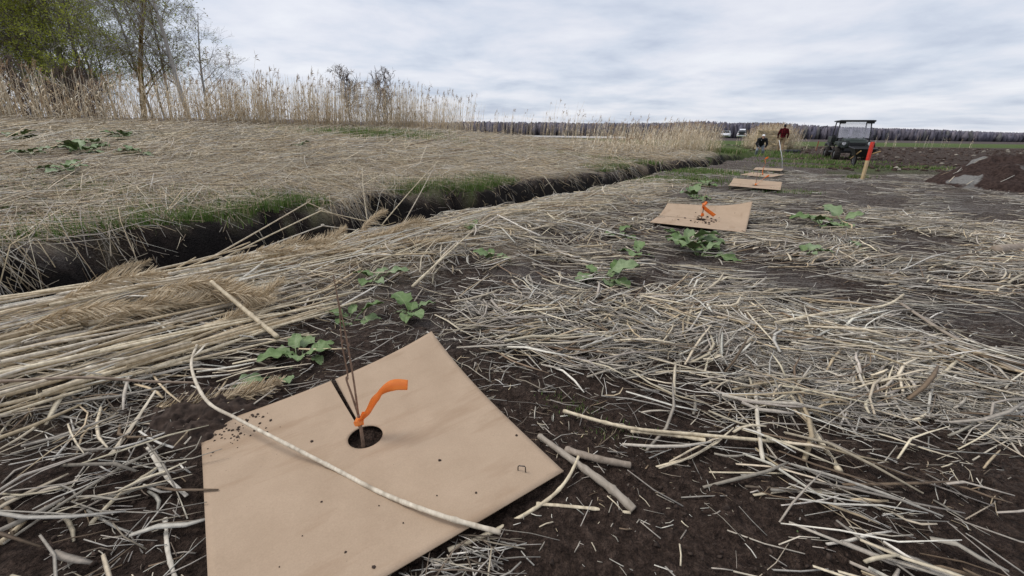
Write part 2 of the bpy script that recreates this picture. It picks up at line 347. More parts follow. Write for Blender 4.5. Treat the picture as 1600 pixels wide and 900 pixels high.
def field_litter():
    gs = []
    m = 9000; r = np.sqrt(rs.uniform(.45, 3.2**2, m)); a = rs.uniform(-1, 1, m); x, y = r*np.sin(a), r*np.cos(a); kk = in_view(x, y) & off_mats(x, y) & (ST(x, y)[0] < 3.3) & (rs.rand(m) < .12+.9*sst(.45, .65, fbm(x*3.2, y*3.2, 47, 3))); x, y = x[kk], y[kk]; m = len(x); L = .004+.06*rs.rand(m)**2.5; R = np.minimum(rs.uniform(.0005, .0026, m), L*.12)
    gs.append(tubes(lay(x, y, rs.uniform(0, np.pi, m), L, R, np.zeros(m), 3, .04, .02), R[:, None]*np.ones((1, 3)), 3, pal(m, (.2, .15, .3, .2, .15, .2)), np.full(m, .45)))
    # (count, rmin, rmax, len range, radius range, sides, k)
    for n, r0, r1, l0, l1, a0, a1, sd_, k in [(15000, .6, 2.6, .015, .16, .0008, .0026, 4, 3), (700, 1.15, 2.8, .12, .45, .0018, .0048, 5, 4),
                                              (13000, 2.2, 6.5, .02, .18, .0012, .0038, 3, 3), (700, 2.2, 7, .25, .9, .0025, .006, 4, 4),
                                              (14000, 5.5, 16, .10, .50, .0025, .007, 3, 3)]:
        N0 = n*3
        r = np.sqrt(rs.uniform(r0**2, r1**2, N0)); a = rs.uniform(-1.0, 1.0, N0)
        x = r*np.sin(a); y = r*np.cos(a); s, t = ST(x, y); e1, _ = edges(t)
        den = .07+.93*sst(.46, .64, fbm(x*1.5, y*2.0, 41, 4))
        sparse = (1-sst(.68, 1.32, y+.45*(fbm(x*2.4, y*2.4, 42, 3)-.5)))*sst(-.3, .15, x)        # bare soil, front right
        sparse = np.maximum(sparse, (1-sst(.9, 1.5, y))*(x < -.3)*.93)                          # bare soil, front left
        sparse = np.maximum(sparse, .8*np.exp(-(((x+.10)/.35)**2+((y-1.85)/.35)**2)))
        sparse = np.maximum(sparse, .8*np.exp(-(((x+1.0)/.25)**2+((y-1.45)/.25)**2)))
        sparse = np.maximum(sparse, .6*np.exp(-(((x-2.2)/1.0)**2+((y-4.6)/.9)**2)))
        den = den*(1-.95*sparse)*(1-sst(11.5, 13.5, y-.1*x))
        keep = (rs.rand(N0) < den) & (s < e1+.1) & in_view(x, y) & off_mats(x, y)
        x, y = x[keep][:n], y[keep][:n]; n2 = len(x)
        th = np.where(rs.rand(n2) < .50, rs.normal(-.25, .42, n2)+.9*(fbm(x*.5, y*.5, 44, 2)-.5), rs.uniform(0, np.pi, n2))
        L = l0+(l1-l0)*rs.rand(n2)**1.7; R = rs.uniform(a0, a1, n2); R = np.minimum(R, L*.06)
        layer = rs.rand(n2)**2*(.018 if r1 < 3 else .03)
        P = lay(x, y, th, L, R, layer, k, .045)
        grey = np.clip((x+.5)*.4, 0, 1).mean()
        c = pal(n2, (.22, .10, .30, .13, .20, .26)); c = (c*.68+c.mean(1, keepdims=True)*.32*np.array([[1.05, 1.0, .92]]))*rs.uniform(.60, 1.08, (n2, 1)); fl = np.where(rs.rand(n2) < .55, .3, 1.0)
        taper = np.linspace(1, .75, k)[None]
        gs.append(tubes(P, R[:, None]*taper, sd_, c, fl))
    nc = 400; rc = np.sqrt(rs.uniform(1.0**2, 7.5**2, nc*3)); ac = rs.uniform(-1, 1, nc*3); X0, Y0 = rc*np.sin(ac), rc*np.cos(ac); kk = in_view(X0, Y0) & (ST(X0, Y0)[0] < 3.0) & (fbm(X0*1.5, Y0*2, 41, 4) > .47) & ((Y0 > 1.25) | (rs.rand(nc*3) < .30)); X0, Y0 = X0[kk][:nc], Y0[kk][:nc]; nc = len(X0)
    per = 26; ci = np.repeat(np.arange(nc), per); sc_ = rs.uniform(.05, .16, nc)[ci]; x = X0[ci]+rs.normal(0, 1, nc*per)*sc_*1.5; y = Y0[ci]+rs.normal(0, 1, nc*per)*sc_; ok = off_mats(x, y) & (ST(x, y)[0] < 3.4); x, y, ci = x[ok], y[ok], ci[ok]; m = len(x)
    th = rs.normal(-.2, .7, nc)[ci]+rs.normal(0, .30, m); L = rs.uniform(.06, .38, m); R = rs.uniform(.0018, .0060, m)*np.where(rs.rand(m) < .25, 1.5, 1); tone = rs.uniform(.65, 1.1, nc)[ci][:, None]
    gs.append(tubes(lay(x, y, th, L, R, rs.rand(m)*.035, 4, .07, .02), R[:, None]*np.array([[.8, 1, .95, .5]]), 4, pal(m, (.28, .14, .22, .12, .14, .24))*tone, np.where(rs.rand(m) < .7, .22, .9)))
    V, Pl, C = join(*gs)
    tag(link('straw_litter', rawmesh('straw_litter', V, Pl, C), MATS['straw']), 'grey and tan broken straw scattered over the dark field soil', 'straw', kind='stuff')
field_litter()
def heap_litter():
    gs = []
    for n, l0, l1, a0, a1, top in [(2600, .05, .35, .001, .0035, .05), (600, .35, .9, .003, .0065, .08), (1800, .05, .35, .001, .003, .10), (500, .2, .6, .004, .008, .09)]:
        t = -2.2+11.5*rs.rand(n*2)**1.5; e1, _ = edges(t)
        s = 1.75+(e1+.05-1.75)*rs.beta(2.0, 1.5, n*2); x, y = XY(s, t)
        hole = np.exp(-(((x+1.65)/.40)**2+((y-1.62)/.17)**2))
        keep = in_view(x, y) & (rs.rand(n*2) < (1-.45*sst(3, 8, t))*(1-.9*hole)*sst(1.7, 2.0, s+.3*(vn(t*2.5, t*0, 50)-.5)-.10*sst(1.0, 2.5, t)))
        x, y = x[keep][:n], y[keep][:n]; s, t = ST(x, y); m = len(x)
        th = math.radians(53.5)+rs.normal(-.12, .20, m)*(1+(l1 < .7)*2.2)*(1+.9*sst(.6, 1.6, t+.6*(s-2.2)))+.25*(vn(s*2, t*.6, 51)-.5)
        L = rs.uniform(l0, l1, m); R = rs.uniform(a0, a1, m)
        layer = rs.rand(m)*top*(.35+.65*np.exp(-((s-2.5)/.6)**2))
        P = lay(x, y, th, L, R, layer, 4, .025, .015)
        c = pal(m, (.40, .20, .12, .05, .26, .12)); gs.append(tubes(P, R[:, None]*np.linspace(1, .7, 4)[None], 5, c, np.where(rs.rand(m) < .3, .4, 1.)))
    V, Pl, C = join(*gs)
    tag(link('reed_litter', rawmesh('reed_litter', V, Pl, C), MATS['straw']), 'layered pale cut reed stalks heaped along the near edge of the ditch', 'straw', kind='stuff')
heap_litter()
def bank_mat():
    gs = []
    for n, r0, r1, l0, l1, a0, a1 in [(20000, 4, 11, .15, .8, .0022, .005), (22000, 9, 26, .3, 1.2, .004, .010)]:
        N0 = n*3; r = np.sqrt(rs.uniform(r0**2, r1**2, N0)); a = rs.uniform(-1.05, .62, N0)
        x = r*np.sin(a); y = r*np.cos(a); s, t = ST(x, y); _, e2 = edges(t)
        den = sst(e2-.12, e2+.25, s+.45*(vn(t*2.2, s*0, 66)-.5))*(1-sst(19.5, 21, s))*(1-sst(26, 36, t))*(.35+.65*sst(.3, .5, fbm(x*.6, y*.6, 61, 3)))
        keep = (rs.rand(N0) < den) & in_view(x, y); x, y = x[keep][:n], y[keep][:n]; m = len(x); s, t = ST(x, y); _, e2 = edges(t)
        hang = np.exp(-((s-e2)/.9)**2)
        th = np.where(rs.rand(m) < .45, rs.normal(.1, .5, m)+2.4*(fbm(x*.25, y*.25, 63, 2)-.5), rs.uniform(0, np.pi, m))
        th = np.where(rs.rand(m) < hang*.5, math.radians(143)+rs.normal(0, .45, m), th)      # hanging down the ditch side
        L = rs.uniform(l0, l1, m); R = rs.uniform(a0, a1, m)
        P = lay(x, y, th, L, R, rs.rand(m)**1.5*.08, 3, .05, .03)
        c = pal(m, (.34, .30, .14, .06, .12, .14)); gs.append(tubes(P, R[:, None]*np.linspace(1, .6, 3)[None], 3, c))
    V, Pl, C = join(*gs)
    tag(link('cut_reed_mat', rawmesh('cut_reed_mat', V, Pl, C), MATS['straw']), 'flattened tan cut reeds covering the bank beyond the ditch', 'straw', kind='stuff')
bank_mat()
def ditch_bits():
    n = 1900; t = -2+22*rs.rand(n)**1.3; e1, e2 = edges(t); s = e1+.25+(e2-e1-.35)*rs.rand(n); x, y = XY(s, t)
    L = rs.uniform(.05, .3, n); R = rs.uniform(.001, .003, n)
    P = lay(x, y, rs.uniform(0, np.pi, n), L, R, np.zeros(n), 3, .1)
    V, Pl, C = tubes(P, R[:, None]*np.ones((1, 3)), 3, pal(n, (.3, .3, .2, .2, .1, .1)))
    tag(link('ditch_straw', rawmesh('ditch_straw', V, Pl, C), MATS['straw']), 'loose straw bits lying on the black ditch wall', 'straw', kind='stuff')
ditch_bits()

# ------------------------------------------------------------------ grass
def blades(x, y, hgt, wid, cols, lean=.5):
    n = len(x); z = terr(x, y); a = rs.uniform(0, 2*np.pi, n); ln = rs.rand(n)*lean*hgt
    k = 3; f = np.linspace(0, 1, k)
    P = np.stack([x[:, None]+np.cos(a)[:, None]*ln[:, None]*f**2, y[:, None]+np.sin(a)[:, None]*ln[:, None]*f**2, z[:, None]-.01+hgt[:, None]*f*(1-.25*f*lean)], -1)
    W = wid[:, None]*np.array([1, .8, .08])[None]; side = np.stack([-np.sin(a)+.3, np.cos(a), 0*a], -1)
    return ribbons(P, W, side, cols)
def grass():
    gs = []
    def add(x, y, h0, h1, w_, dry=.15):
        n = len(x); hg = rs.uniform(h0, h1, n); g = rs.rand(n, 1)
        c = np.array([[.08, .15, .03]])*(1-g)+np.array([[.19, .27, .075]])*g
        d = rs.rand(n) < dry; c[d] = np.array([.42, .35, .22])*rs.uniform(.7, 1.1, (d.sum(), 1))
        gs.append(blades(x, y, hg, np.full(n, w_)*rs.uniform(.6, 1.3, n), c))
    # lip of the far ditch wall
    n = 26000; t = -3+16*rs.rand(n)**1.2; _, e2 = edges(t); s = e2-.1+np.abs(rs.normal(0, .38, n))
    s = s+.12; k = rs.rand(n) < sst(.40, .58, fbm(t*.5, s*.2, 33, 3)+.10*(t < 5)+.04); x, y = XY(s[k], t[k]); add(x, y, .05, .20, .0045, .15)
    # patches on the bank, near the reeds and beside the far mats
    for (u, v, ru, rv, n, h) in [(585, 214, 2.4, 1.6, 3200, .32), (630, 210, 2.2, 1.4, 1800, .28), (150, 193, 2.0, .9, 1100, .25), (120, 300, 1.2, .5, 1500, .16), (300, 330, .8, .3, 900, .14), (60, 330, .9, .4, 1400, .11),
                                 (1040, 283, 1.2, .8, 2600, .13), (1090, 270, 1.2, 1.0, 2200, .14), (960, 300, .5, .5, 500, .10), (1230, 300, .5, .3, 400, .08), (1310, 262, 2.0, .5, 1500, .12), (1280, 254, 2.2, 1.2, 1600, .14),
                                 (1240, 245, 2, 2, 1200, .2), (1150, 240, 2.5, 1.4, 1800, .3), (1120, 235, 2.5, 1.4, 900, .3), (905, 640, .10, .06, 130, .03), (960, 680, .12, .05, 80, .03), (870, 625, .08, .05, 60, .03), (1340, 277, .3, .15, 250, .10),
                                 (700, 310, .7, .3, 500, .10), (630, 290, .6, .2, 300, .12), (1000, 255, 1.5, .6, 700, .2), (900, 245, 1.5, .6, 700, .2), (1450, 262, 2.2, .5, 900, .09)]:
        p = hit(u, v); x = p[0]+rs.normal(0, ru*.5, n); y = p[1]+rs.normal(0, rv*.5, n); s_, t_ = ST(x, y); e1_, e2_ = edges(t_)
        k = (s_ < e1_) | (s_ > e2_-.1); x, y = x[k], y[k]
        d = math.hypot(p[0], p[1]); add(x, y, h*.4, h, max(.0022, .0007*d), .2)
    V, Pl, C = join(*gs)
    tag(link('grass', rawmesh('grass', V, Pl, C), MATS['grass']), 'short fresh green grass along the ditch edge and in patches on the field', 'grass', kind='stuff')
grass()

# ------------------------------------------------------------------ standing reeds
def reed_geo(x, y, H, lean_a, lean, rad, plume, cols, pcol, leaves=2, z=None):
    n = len(x); k = 5; f = np.linspace(0, 1, k); z = terr(x, y)-.03 if z is None else z
    cx_, sy_ = np.cos(lean_a), np.sin(lean_a)
    off = (lean*H)[:, None]*(f**1.8)[None]+rs.normal(0, .012, (n, k))*H[:, None]*f
    P = np.stack([x[:, None]+off*cx_[:, None], y[:, None]+off*sy_[:, None], z[:, None]+H[:, None]*f[None]*(1-.3*lean[:, None]**2*f)], -1)
    gs = [tubes(P, rad[:, None]*np.linspace(1, .45, k)[None], 3, cols, up=(.3, 1, .1))]
    for _ in range(leaves):
        i = rs.rand(n) < .75; m = i.sum()
        if m == 0: continue
        fr = rs.uniform(.2, .85, m); base = P[i, 0]+(P[i, -1]-P[i, 0])*fr[:, None]; a = rs.uniform(0, 2*np.pi, m); l = rs.uniform(.15, .40, m)
        g = np.linspace(0, 1, 4); Q = base[:, None]+np.stack([np.cos(a)[:, None]*l[:, None]*g*.7, np.sin(a)[:, None]*l[:, None]*g*.7, l[:, None]*(.55*g-1.0*g**2)], -1)
        gs.append(ribbons(Q, (rad[i]*2.2)[:, None]*np.array([.7, 1, .7, .1])[None], np.stack([-np.sin(a), np.cos(a), 0*a], -1), cols[i]*.95))
    i = rs.rand(n) < plume; m = i.sum(); pg = None
    if m:
        tip = P[i, -1]; a0 = lean_a[i]; gl = []
        for q in range(7):
            a = a0+rs.normal(0, .8, m); l = rs.uniform(.10, .24, m); up_ = rs.uniform(-.02, .14, m); g = np.linspace(0, 1, 3)
            b0 = tip-np.array([0, 0, 1.])*(rs.rand(m)*.14)[:, None]
            Q = b0[:, None]+np.stack([np.cos(a)[:, None]*l[:, None]*g*.55, np.sin(a)[:, None]*l[:, None]*g*.55, (up_[:, None]+.03)*g*1.6-l[:, None]*.35*g**2], -1)
            gl.append(ribbons(Q, (rs.uniform(.006, .014, m))[:, None]*np.array([.5, 1, .15])[None], rs.normal(0, 1, (m, 3)), np.repeat(pcol, m, 0)*rs.uniform(.7, 1.2, (m, 1))))
        pg = join(*gl)
    return gs, pg
RC = np.array([(.80, .67, .48), (.84, .75, .58), (.68, .54, .35), (.56, .45, .31)])
def reed_cols(n): return RC[rs.choice(4, n, p=[.4, .25, .25, .1])]*rs.uniform(.8, 1.12, (n, 1))
PC = np.array([[.42, .30, .19]])
def reed_bed(name, label, specs):
    gs = []
    for (x, y, H, la, ln, rad, pl) in specs:
        n = len(x); g, p = reed_geo(x, y, H, la, ln, np.full(n, rad), pl, reed_cols(n), PC)
        gs += g
        if p is not None: gs.append(p)
    V, Pl, C = join(*gs)
    o = link(name, rawmesh(name, V, Pl, C), MATS['straw']); tag(o, label, 'reeds', kind='stuff'); return o
def row_specs():
    n = 9000; t = rs.uniform(-10, 29, n); s = 18.2+rs.beta(1.3, 2, n)*3.4+.5*(vn(t*.5, t*0, 71)-.5)+.03*np.maximum(t-20, 0)**1.5*.3
    dens = np.interp(t, [-10, 0, 6, 14, 18, 20, 22, 29], [.55, .6, .85, .8, .5, .22, .04, .01])*(.55+.45*sst(.3, .55, vn(t*.8, s*.3, 72)))
    k = rs.rand(n) < dens; s, t = s[k], t[k]; n = len(s); x, y = XY(s, t)
    H = np.interp(t, [-10, 2, 6, 12, 20, 29], [1.45, 1.5, 1.75, 2.15, 2.2, 2.0])*(.62+.42*rs.rand(n)**.7)*(.88+.24*vn(t*.7, s*0, 73))
    bent = rs.rand(n) < np.interp(t, [-10, 6, 12], [.30, .22, .06]); ln = np.where(bent, rs.uniform(.3, .8, n), rs.uniform(.02, .16, n))
    la = np.where(bent, rs.uniform(0, 6.28, n), rs.normal(.1, .6, n))
    short = rs.rand(n) < .30; H = np.where(short, H*.5, H)
    return [(x, y, H, la, ln, .0075, .22)]
reed_bed('reed_bed', 'long stand of dry tan reeds along the bank crest before the grove', row_specs())
def clump(t0, t1, s0, s1, n, h, dens_edge=1.):
    t = rs.uniform(t0, t1, n); s = rs.uniform(s0, s1, n); x, y = XY(s, t)
    H = h*(.55+.5*rs.rand(n)**.8); return (x, y, H, rs.normal(.1, .5, n), rs.uniform(.02, .2, n), .007, .3)
def sp(u0, u1, D0, D1, n, h):
    zc = rs.uniform(D0, D1, n); u = rs.uniform(u0, u1, n); x = (u-800)/647*(zc*.938+.31); H = h*(.5+.55*rs.rand(n)); return (x, zc, H, rs.normal(.1, .5, n), rs.uniform(.02, .2, n), .007, .35)
reed_bed('sparse_reeds', 'thin scattered reeds standing before the dark far fields', [sp(725, 1040, 30, 40, 130, 2.0), sp(835, 905, 27, 30, 26, 2.4), sp(880, 1060, 26, 32, 160, 1.7)])
reed_bed('ditch_reeds', 'tan reed clump on the ditch bank left of the crouching worker', [clump(23.5, 29.5, 5.7, 8.0, 560, 1.55), clump(17, 25, 6.2, 9.0, 300, 1.15), clump(14, 20, 6.2, 8.5, 120, .7)])
cx0 = rs.normal(0, 1, (1500, 2))
reed_bed('reed_clump', 'dense golden reed clump just behind the worker in plaid', [(21.2+cx0[:, 0]*.95, 36.3+cx0[:, 1]*.7, 1.95*(.6+.45*rs.rand(1500))*np.exp(-(np.abs(cx0[:, 0])/2.9)**3), rs.normal(.1, .6, 1500), rs.uniform(.02, .18, 1500), .008, .4),
          (20.2+rs.normal(0, .5, 350), 35.6+rs.normal(0, .4, 350), rs.uniform(.9, 1.55, 350), rs.uniform(0, 6, 350), rs.uniform(.02, .2, 350), .008, 0.)])
reed_bed('field_edge_reeds', 'short pale reeds dotted along the green field edge at right', [(np.concatenate([rs.normal(c_, .8, 14) for c_ in (46, 52, 64, 66)]), rs.uniform(50, 56, 56), rs.uniform(.7, 1.7, 56), rs.uniform(0, 6, 56), rs.uniform(.02, .2, 56), .012, .2)])
# the taller reeds of the front row, each one a thing: stem, leaves, seed plume
def reed_protos():
    ps = []
    for q in range(5):
        H = np.array([2.2]); z0 = np.zeros(1)
        g, p = reed_geo(z0, z0, H, np.array([.2]), np.array([.06+.03*q]), np.array([.0075]), 2.0, reed_cols(1), PC, 0, z=z0)
        stem = rawmesh('stem', *g[0]); stem.materials.append(MATS['straw'])
        pm = rawmesh('plume', *p); pm.materials.append(MATS['straw'])
        ll = []
        for j in range(3):
            a = rs.uniform(0, 6.28); l = rs.uniform(.25, .45); gg = np.linspace(0, 1, 5); b = np.array([0.02, 0, rs.uniform(.6, 1.6)])
            Q = b+np.stack([np.cos(a)*l*gg*.7, np.sin(a)*l*gg*.7, l*(.6*gg-1.0*gg**2)], -1)
            lm = rawmesh('leaf', *ribbons(Q[None], np.array([[.006, .012, .012, .008, .001]]), np.array([[-np.sin(a), np.cos(a), 0]]), reed_cols(1))); lm.materials.append(MATS['straw']); ll.append(lm)
        ps.append((stem, pm, ll))
    return ps
RP = reed_protos()
def place_reeds():
    zones = [(-4, 6, 'tall dry reed with bent tip in the front row before the dark grove', 'reeds before the grove', .75, 40),
             (6, 15, 'tall dry reed with brown plume in the densest stretch of the row', 'reeds in the dense stretch', 1.0, 60),
             (15, 21, 'tall plumed reed against the sky near the open end of the row', 'reeds at the open end', .98, 45)]
    for t0, t1, lab, grp, sc, n in zones:
        for i in range(n):
            t = random.uniform(t0, t1); s = 18.1+random.random()*1.6; x, y = XY(s, t); st_, pl_, ll = RP[random.randrange(5)]
            r_ = empty('reed', (float(x), float(y), T1(x, y)-.02), random.uniform(-.9, .9)); k = sc*random.uniform(.78, 1.14); r_.scale = (1, 1, k)
            tag(r_, lab, 'reed', grp)
            link('stem', st_, None, r_); link('plume', pl_, None, r_); link('leaf', random.choice(ll), None, r_)
place_reeds()

# ------------------------------------------------------------------ trees
def tree_geo(seed, H, r0, nl=15, spread=1.0, up_=.5, first=.25, leaf_n=2600, leaf_c=((.12, .17, .03), (.22, .27, .06)), bark=(.13, .11, .09), multi=1, depth=4):
    rg = random.Random(seed); lv = [[] for _ in range(5)]
    def wob(a, k): return Vector((rg.gauss(0, k), rg.gauss(0, k), rg.gauss(0, k)))+a
    def grow(p, d, L, r, l):
        k = 7 if l == 0 else (4 if l < 3 else 3); pts = [p.copy()]; rad = [r]; dd = d.normalized()
        for i in range(1, k):
            dd = (wob(dd, .07 if l == 0 else .17)+Vector((0, 0, .05*(up_+.3) if l else .03))).normalized(); pts.append(pts[-1]+dd*L/(k-1)); rad.append(r*(1-.82*i/(k-1)))
        lv[l].append((pts, rad))
        if l >= depth: return
        n = [nl, 6, 5, 4][l]
        for i in range(n):
            f = first+(1-first)*(i+rg.random())/n if l == 0 else .22+.78*(i+rg.random())/n
            q = min(int(f*(k-1)), k-2); ff = f*(k-1)-q; b = pts[q].lerp(pts[q+1], ff); ax = (pts[q+1]-pts[q]).normalized()
            ph = rg.random()*6.283; pr = ax.orthogonal().normalized(); pr.rotate(Matrix.Rotation(ph, 3, ax))
            an = rg.uniform(.5, 1.0)*(1.0 if l else spread); d2 = ax*math.cos(an)+pr*math.sin(an)
            L2 = (H*.40*(1-.55*f)*rg.uniform(.6, 1.15) if l == 0 else L*rg.uniform(.35, .62)); r2 = max(rad[q]*(.45 if l == 0 else .55)*rg.uniform(.6, 1), .0035)
            grow(b, d2, L2, r2, l+1)
    for mth in range(multi):
        a = rg.random()*6.28; ln = 0 if multi == 1 else rg.uniform(.15, .5)
        grow(Vector((.1*math.cos(a)*(multi > 1), .1*math.sin(a)*(multi > 1), -.1)), Vector((math.cos(a)*ln+rg.gauss(0, .04), math.sin(a)*ln+rg.gauss(0, .04), 1)), H*rg.uniform(.8, 1) if multi > 1 else H, r0, 0)
    bk = np.array([bark]); wood, twig = [], []
    for l in range(depth+1):
        if not lv[l]: continue
        P = np.array([[tuple(v) for v in p] for p, _ in lv[l]]); R = np.array([r for _, r in lv[l]]); R = np.maximum(R, .006 if l > 2 else .010)
        n = len(P); c = np.repeat(bk, n, 0)*np.array([rg.uniform(.7, 1.3) for _ in range(n)])[:, None]
        (wood if l < 2 else twig).append(tubes(P, R, [8, 5, 3, 3, 3][l], c, up=(.3, .2, .1)))
    lf = None
    if leaf_n:
        tips = np.array([tuple(p[-1]) for l in (depth-1, depth) for p, _ in lv[l]]); k = np.array([rg.randrange(len(tips)) for _ in range(leaf_n)])
        rr = np.random.RandomState(seed); c0 = tips[k]+rr.normal(0, .10, (leaf_n, 3)); sz = rr.uniform(.035, .075, leaf_n); d = nrm(rr.normal(0, 1, (leaf_n, 3)))
        P = np.stack([c0-d*sz[:, None], c0, c0+d*sz[:, None]], 1); g = rr.rand(leaf_n, 1); cc = np.array([leaf_c[0]])*(1-g)+np.array([leaf_c[1]])*g
        lf = ribbons(P, sz[:, None]*np.array([.15, .7, .1])[None], rr.normal(0, 1, (leaf_n, 3)), cc)
    return wood, twig, lf
def tree_meshes(seed, **k):
    wd, tw, lf = tree_geo(seed, **k); V, P, C = join(*wd); a = rawmesh('trunk', V, P, C); a.materials.append(MATS['bark'])
    V, P, C = join(*tw); b = rawmesh('branches', V, P, C); b.materials.append(MATS['bark']); c = None
    if lf: c = rawmesh('crown', *lf); c.materials.append(MATS['leaf_far'])
    return a, b, c
def put_tree(ms, x, y, rz, sc, label, group=None, name='tree', cat='tree', z=None):
    o = empty(name, (x, y, T1(x, y) if z is None else z), rz); o.scale = (sc,)*3; tag(o, label, cat, group)
    link('trunk', ms[0], None, o); link('branches', ms[1], None, o)
    if ms[2]: link('crown', ms[2], None, o)
    return o
GREEN = ((.28, .32, .035), (.46, .50, .10)); OCH = ((.24, .17, .04), (.36, .28, .08))
TG = [tree_meshes(101, H=15, r0=.20, nl=20, leaf_n=13000, leaf_c=GREEN, bark=(.20, .175, .15), first=.15), tree_meshes(102, H=14, r0=.14, nl=17, leaf_n=9500, leaf_c=GREEN, bark=(.22, .195, .17), spread=.8, first=.15),
      tree_meshes(103, H=16, r0=.24, nl=18, leaf_n=8000, leaf_c=OCH, bark=(.15, .125, .105), first=.2), tree_meshes(104, H=13, r0=.12, nl=16, leaf_n=3000, leaf_c=GREEN, bark=(.34, .32, .29), spread=.7, first=.2)]
TB = tree_meshes(105, H=12.5, r0=.17, nl=17, leaf_n=700, leaf_c=GREEN, bark=(.42, .40, .37), spread=1.05, first=.22)
TM = tree_meshes(106, H=14, r0=.19, nl=18, leaf_n=3200, leaf_c=((.20, .17, .02), (.26, .25, .04)), bark=(.17, .12, .045), first=.2)
SB = tree_meshes(107, H=3.6, r0=.035, nl=9, leaf_n=0, bark=(.16, .12, .10), spread=.9, multi=4, depth=3)
def at_px(u, D): return ((u-800)/647*(D*.938+.31), D)
for i in range(18):
    u = [-150, -90, -35, 0, 26, 38, 52, 64, 78, 90, 104, 118, 130, 142, 156, 168, 180, 192, 205, 20, 45, 70, 98, 125, 150, 215, 60, 110, 5][i]
    D = random.uniform(27, 41); x, y = at_px(u, D); g = TG[i % 4 if u < 150 else (1, 3)[i % 2]]
    put_tree(g, x, y, random.uniform(0, 6.28), random.uniform(.8, 1.12), ['leafing tree with fresh yellow green crown in the dense grove', 'slender leafing tree standing inside the dense grove', 'dark trunked tree with ochre buds inside the dense grove', 'thin grey barked tree with few leaves in the grove'][TG.index(g)], ['green crowned grove trees', 'slender grove trees', 'ochre budded grove trees', 'thin grey grove trees'][TG.index(g)])
x, y = at_px(228, 29); put_tree(TM, x, y, 1.0, .95, 'moss yellow trunked tree at the right part of the grove')
x, y = at_px(304, 28); put_tree(TB, x, y, 2.1, 1.0, 'nearly bare pale barked tree at the right end of the grove')
for u_, l_ in ((244, 'slim grey tree just right of the mossy tree'), (276, 'slim grey tree just left of the pale bare tree'), (330, 'thin low tree at the outermost right of the grove')):
    x, y = at_px(u_, 34); put_tree(TG[3] if u_ < 300 else TB, x, y, u_*.7, .95 if u_ < 300 else .72, l_)
x, y = at_px(262, 36); put_tree(TG[3], x, y, .4, .85, 'thin nearly bare tree between the mossy tree and the pale one')
for i in range(9):
    u = random.uniform(-150, 330) if i > 8 else random.uniform(-20, 170); D = random.uniform(24, 31); x, y = at_px(u, D)
    put_tree(SB, x, y, random.uniform(0, 6), random.uniform(.7, 1.25)*(1 if u < 230 else .7), 'bare twiggy bush under the grove trees behind the reeds', 'bushes under the grove', 'bush', 'bush')
x, y = at_px(553, 22.5); put_tree(SB, x, y, .5, .78, 'bare dark twiggy shrub rising among the reeds', None, 'shrub', 'shrub')
x, y = at_px(608, 24); put_tree(SB, x, y, 2.5, .80, 'thin pale bare shrub right of the dark shrub among reeds', None, 'shrub', 'shrub')

# far woodland ridge
def woodland():
    n = 14000; x = rs.uniform(-950, 1250, n); row = rs.rand(n); y = 590+row*90
    u = 800+647*x/(y*.938); H = np.interp(u, [0, 720, 1000, 1150, 1300, 1400, 1500, 1600, 2000], [17, 17, 20, 22, 18.5, 17, 14.5, 12.2, 11])*(.80+.12*vn(x*.02, y*0, 81)+.10*rs.rand(n))
    k, sdn = 4, 4; f = np.array([0, .45, .82, 1.0]); pr = np.array([.7, 1.0, .7, .12]); W = rs.uniform(1.8, 3.8, n)
    P = np.stack([x[:, None]+rs.normal(0, .5, (n, k)), y[:, None]+rs.normal(0, .5, (n, k)), H[:, None]*f[None]], -1)
    R = W[:, None]*pr[None]*rs.uniform(.7, 1.3, (n, k))
    base = np.array([(.185, .172, .205), (.20, .180, .205), (.172, .165, .205), (.188, .182, .178)])[rs.choice(4, n, p=[.4, .3, .22, .08])]*rs.uniform(.86, 1.14, (n, 1))  # purple grey of bare wood, with pale bluish haze mixed into the colours
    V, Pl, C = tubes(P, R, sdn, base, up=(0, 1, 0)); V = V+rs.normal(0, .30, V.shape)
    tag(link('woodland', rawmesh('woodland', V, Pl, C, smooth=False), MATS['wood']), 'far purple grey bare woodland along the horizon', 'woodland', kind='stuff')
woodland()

# ------------------------------------------------------------------ cardboard mats
def card_material():
    m, t, b = newmat('kraft_card', rough=.88, spec=.2)
    tcn = N(t, 'ShaderNodeTexCoord'); P = tcn.outputs['Object']
    f = noise(t, 9, 5, .6, P); ff = noise(t, 260, 3, .6, P); sp_ = noise(t, 140, 2, .5, P)
    c = ramp(t, f, [(.3, (.39, .285, .195)), (.7, (.445, .33, .23))])
    c = mix(t, 1, c, ramp(t, ff, [(.3, (.92, .92, .92)), (.7, (1.04, 1.04, 1.04))]), 'MULTIPLY')
    c = mix(t, ramp(t, sp_, [(.74, (0, 0, 0)), (.80, (.55, .55, .55))]), c, (.10, .07, .05))                     # flung soil specks
    mp = N(t, 'ShaderNodeMapping'); mp.inputs['Scale'].default_value = (2.2, 13, 5); mp.inputs['Rotation'].default_value = (0, 0, -.55); mp.inputs['Location'].default_value = (.3, .1, 0); t.links.new(P, mp.inputs[0])
    sm = noise(t, 1, 4, .6, mp.outputs[0])
    c = mix(t, ramp(t, sm, [(.53, (0, 0, 0)), (.74, (.8, .8, .8))]), c, (.30, .20, .125))                      # rubbed dirt streaks
    t.links.new(c, b.inputs['Base Color']); bump(t, b, ff, .12, .001)
    return m
MATS['card'] = card_material()
MATS['soil'] = noisy('soil_clods', (.016, .010, .0075), (.080, .054, .040), 40, .95, .6, .004)
MATS['tape'] = noisy('orange_tape', (.95, .29, .05), (1.0, .40, .11), 30, .35, spec=.5)
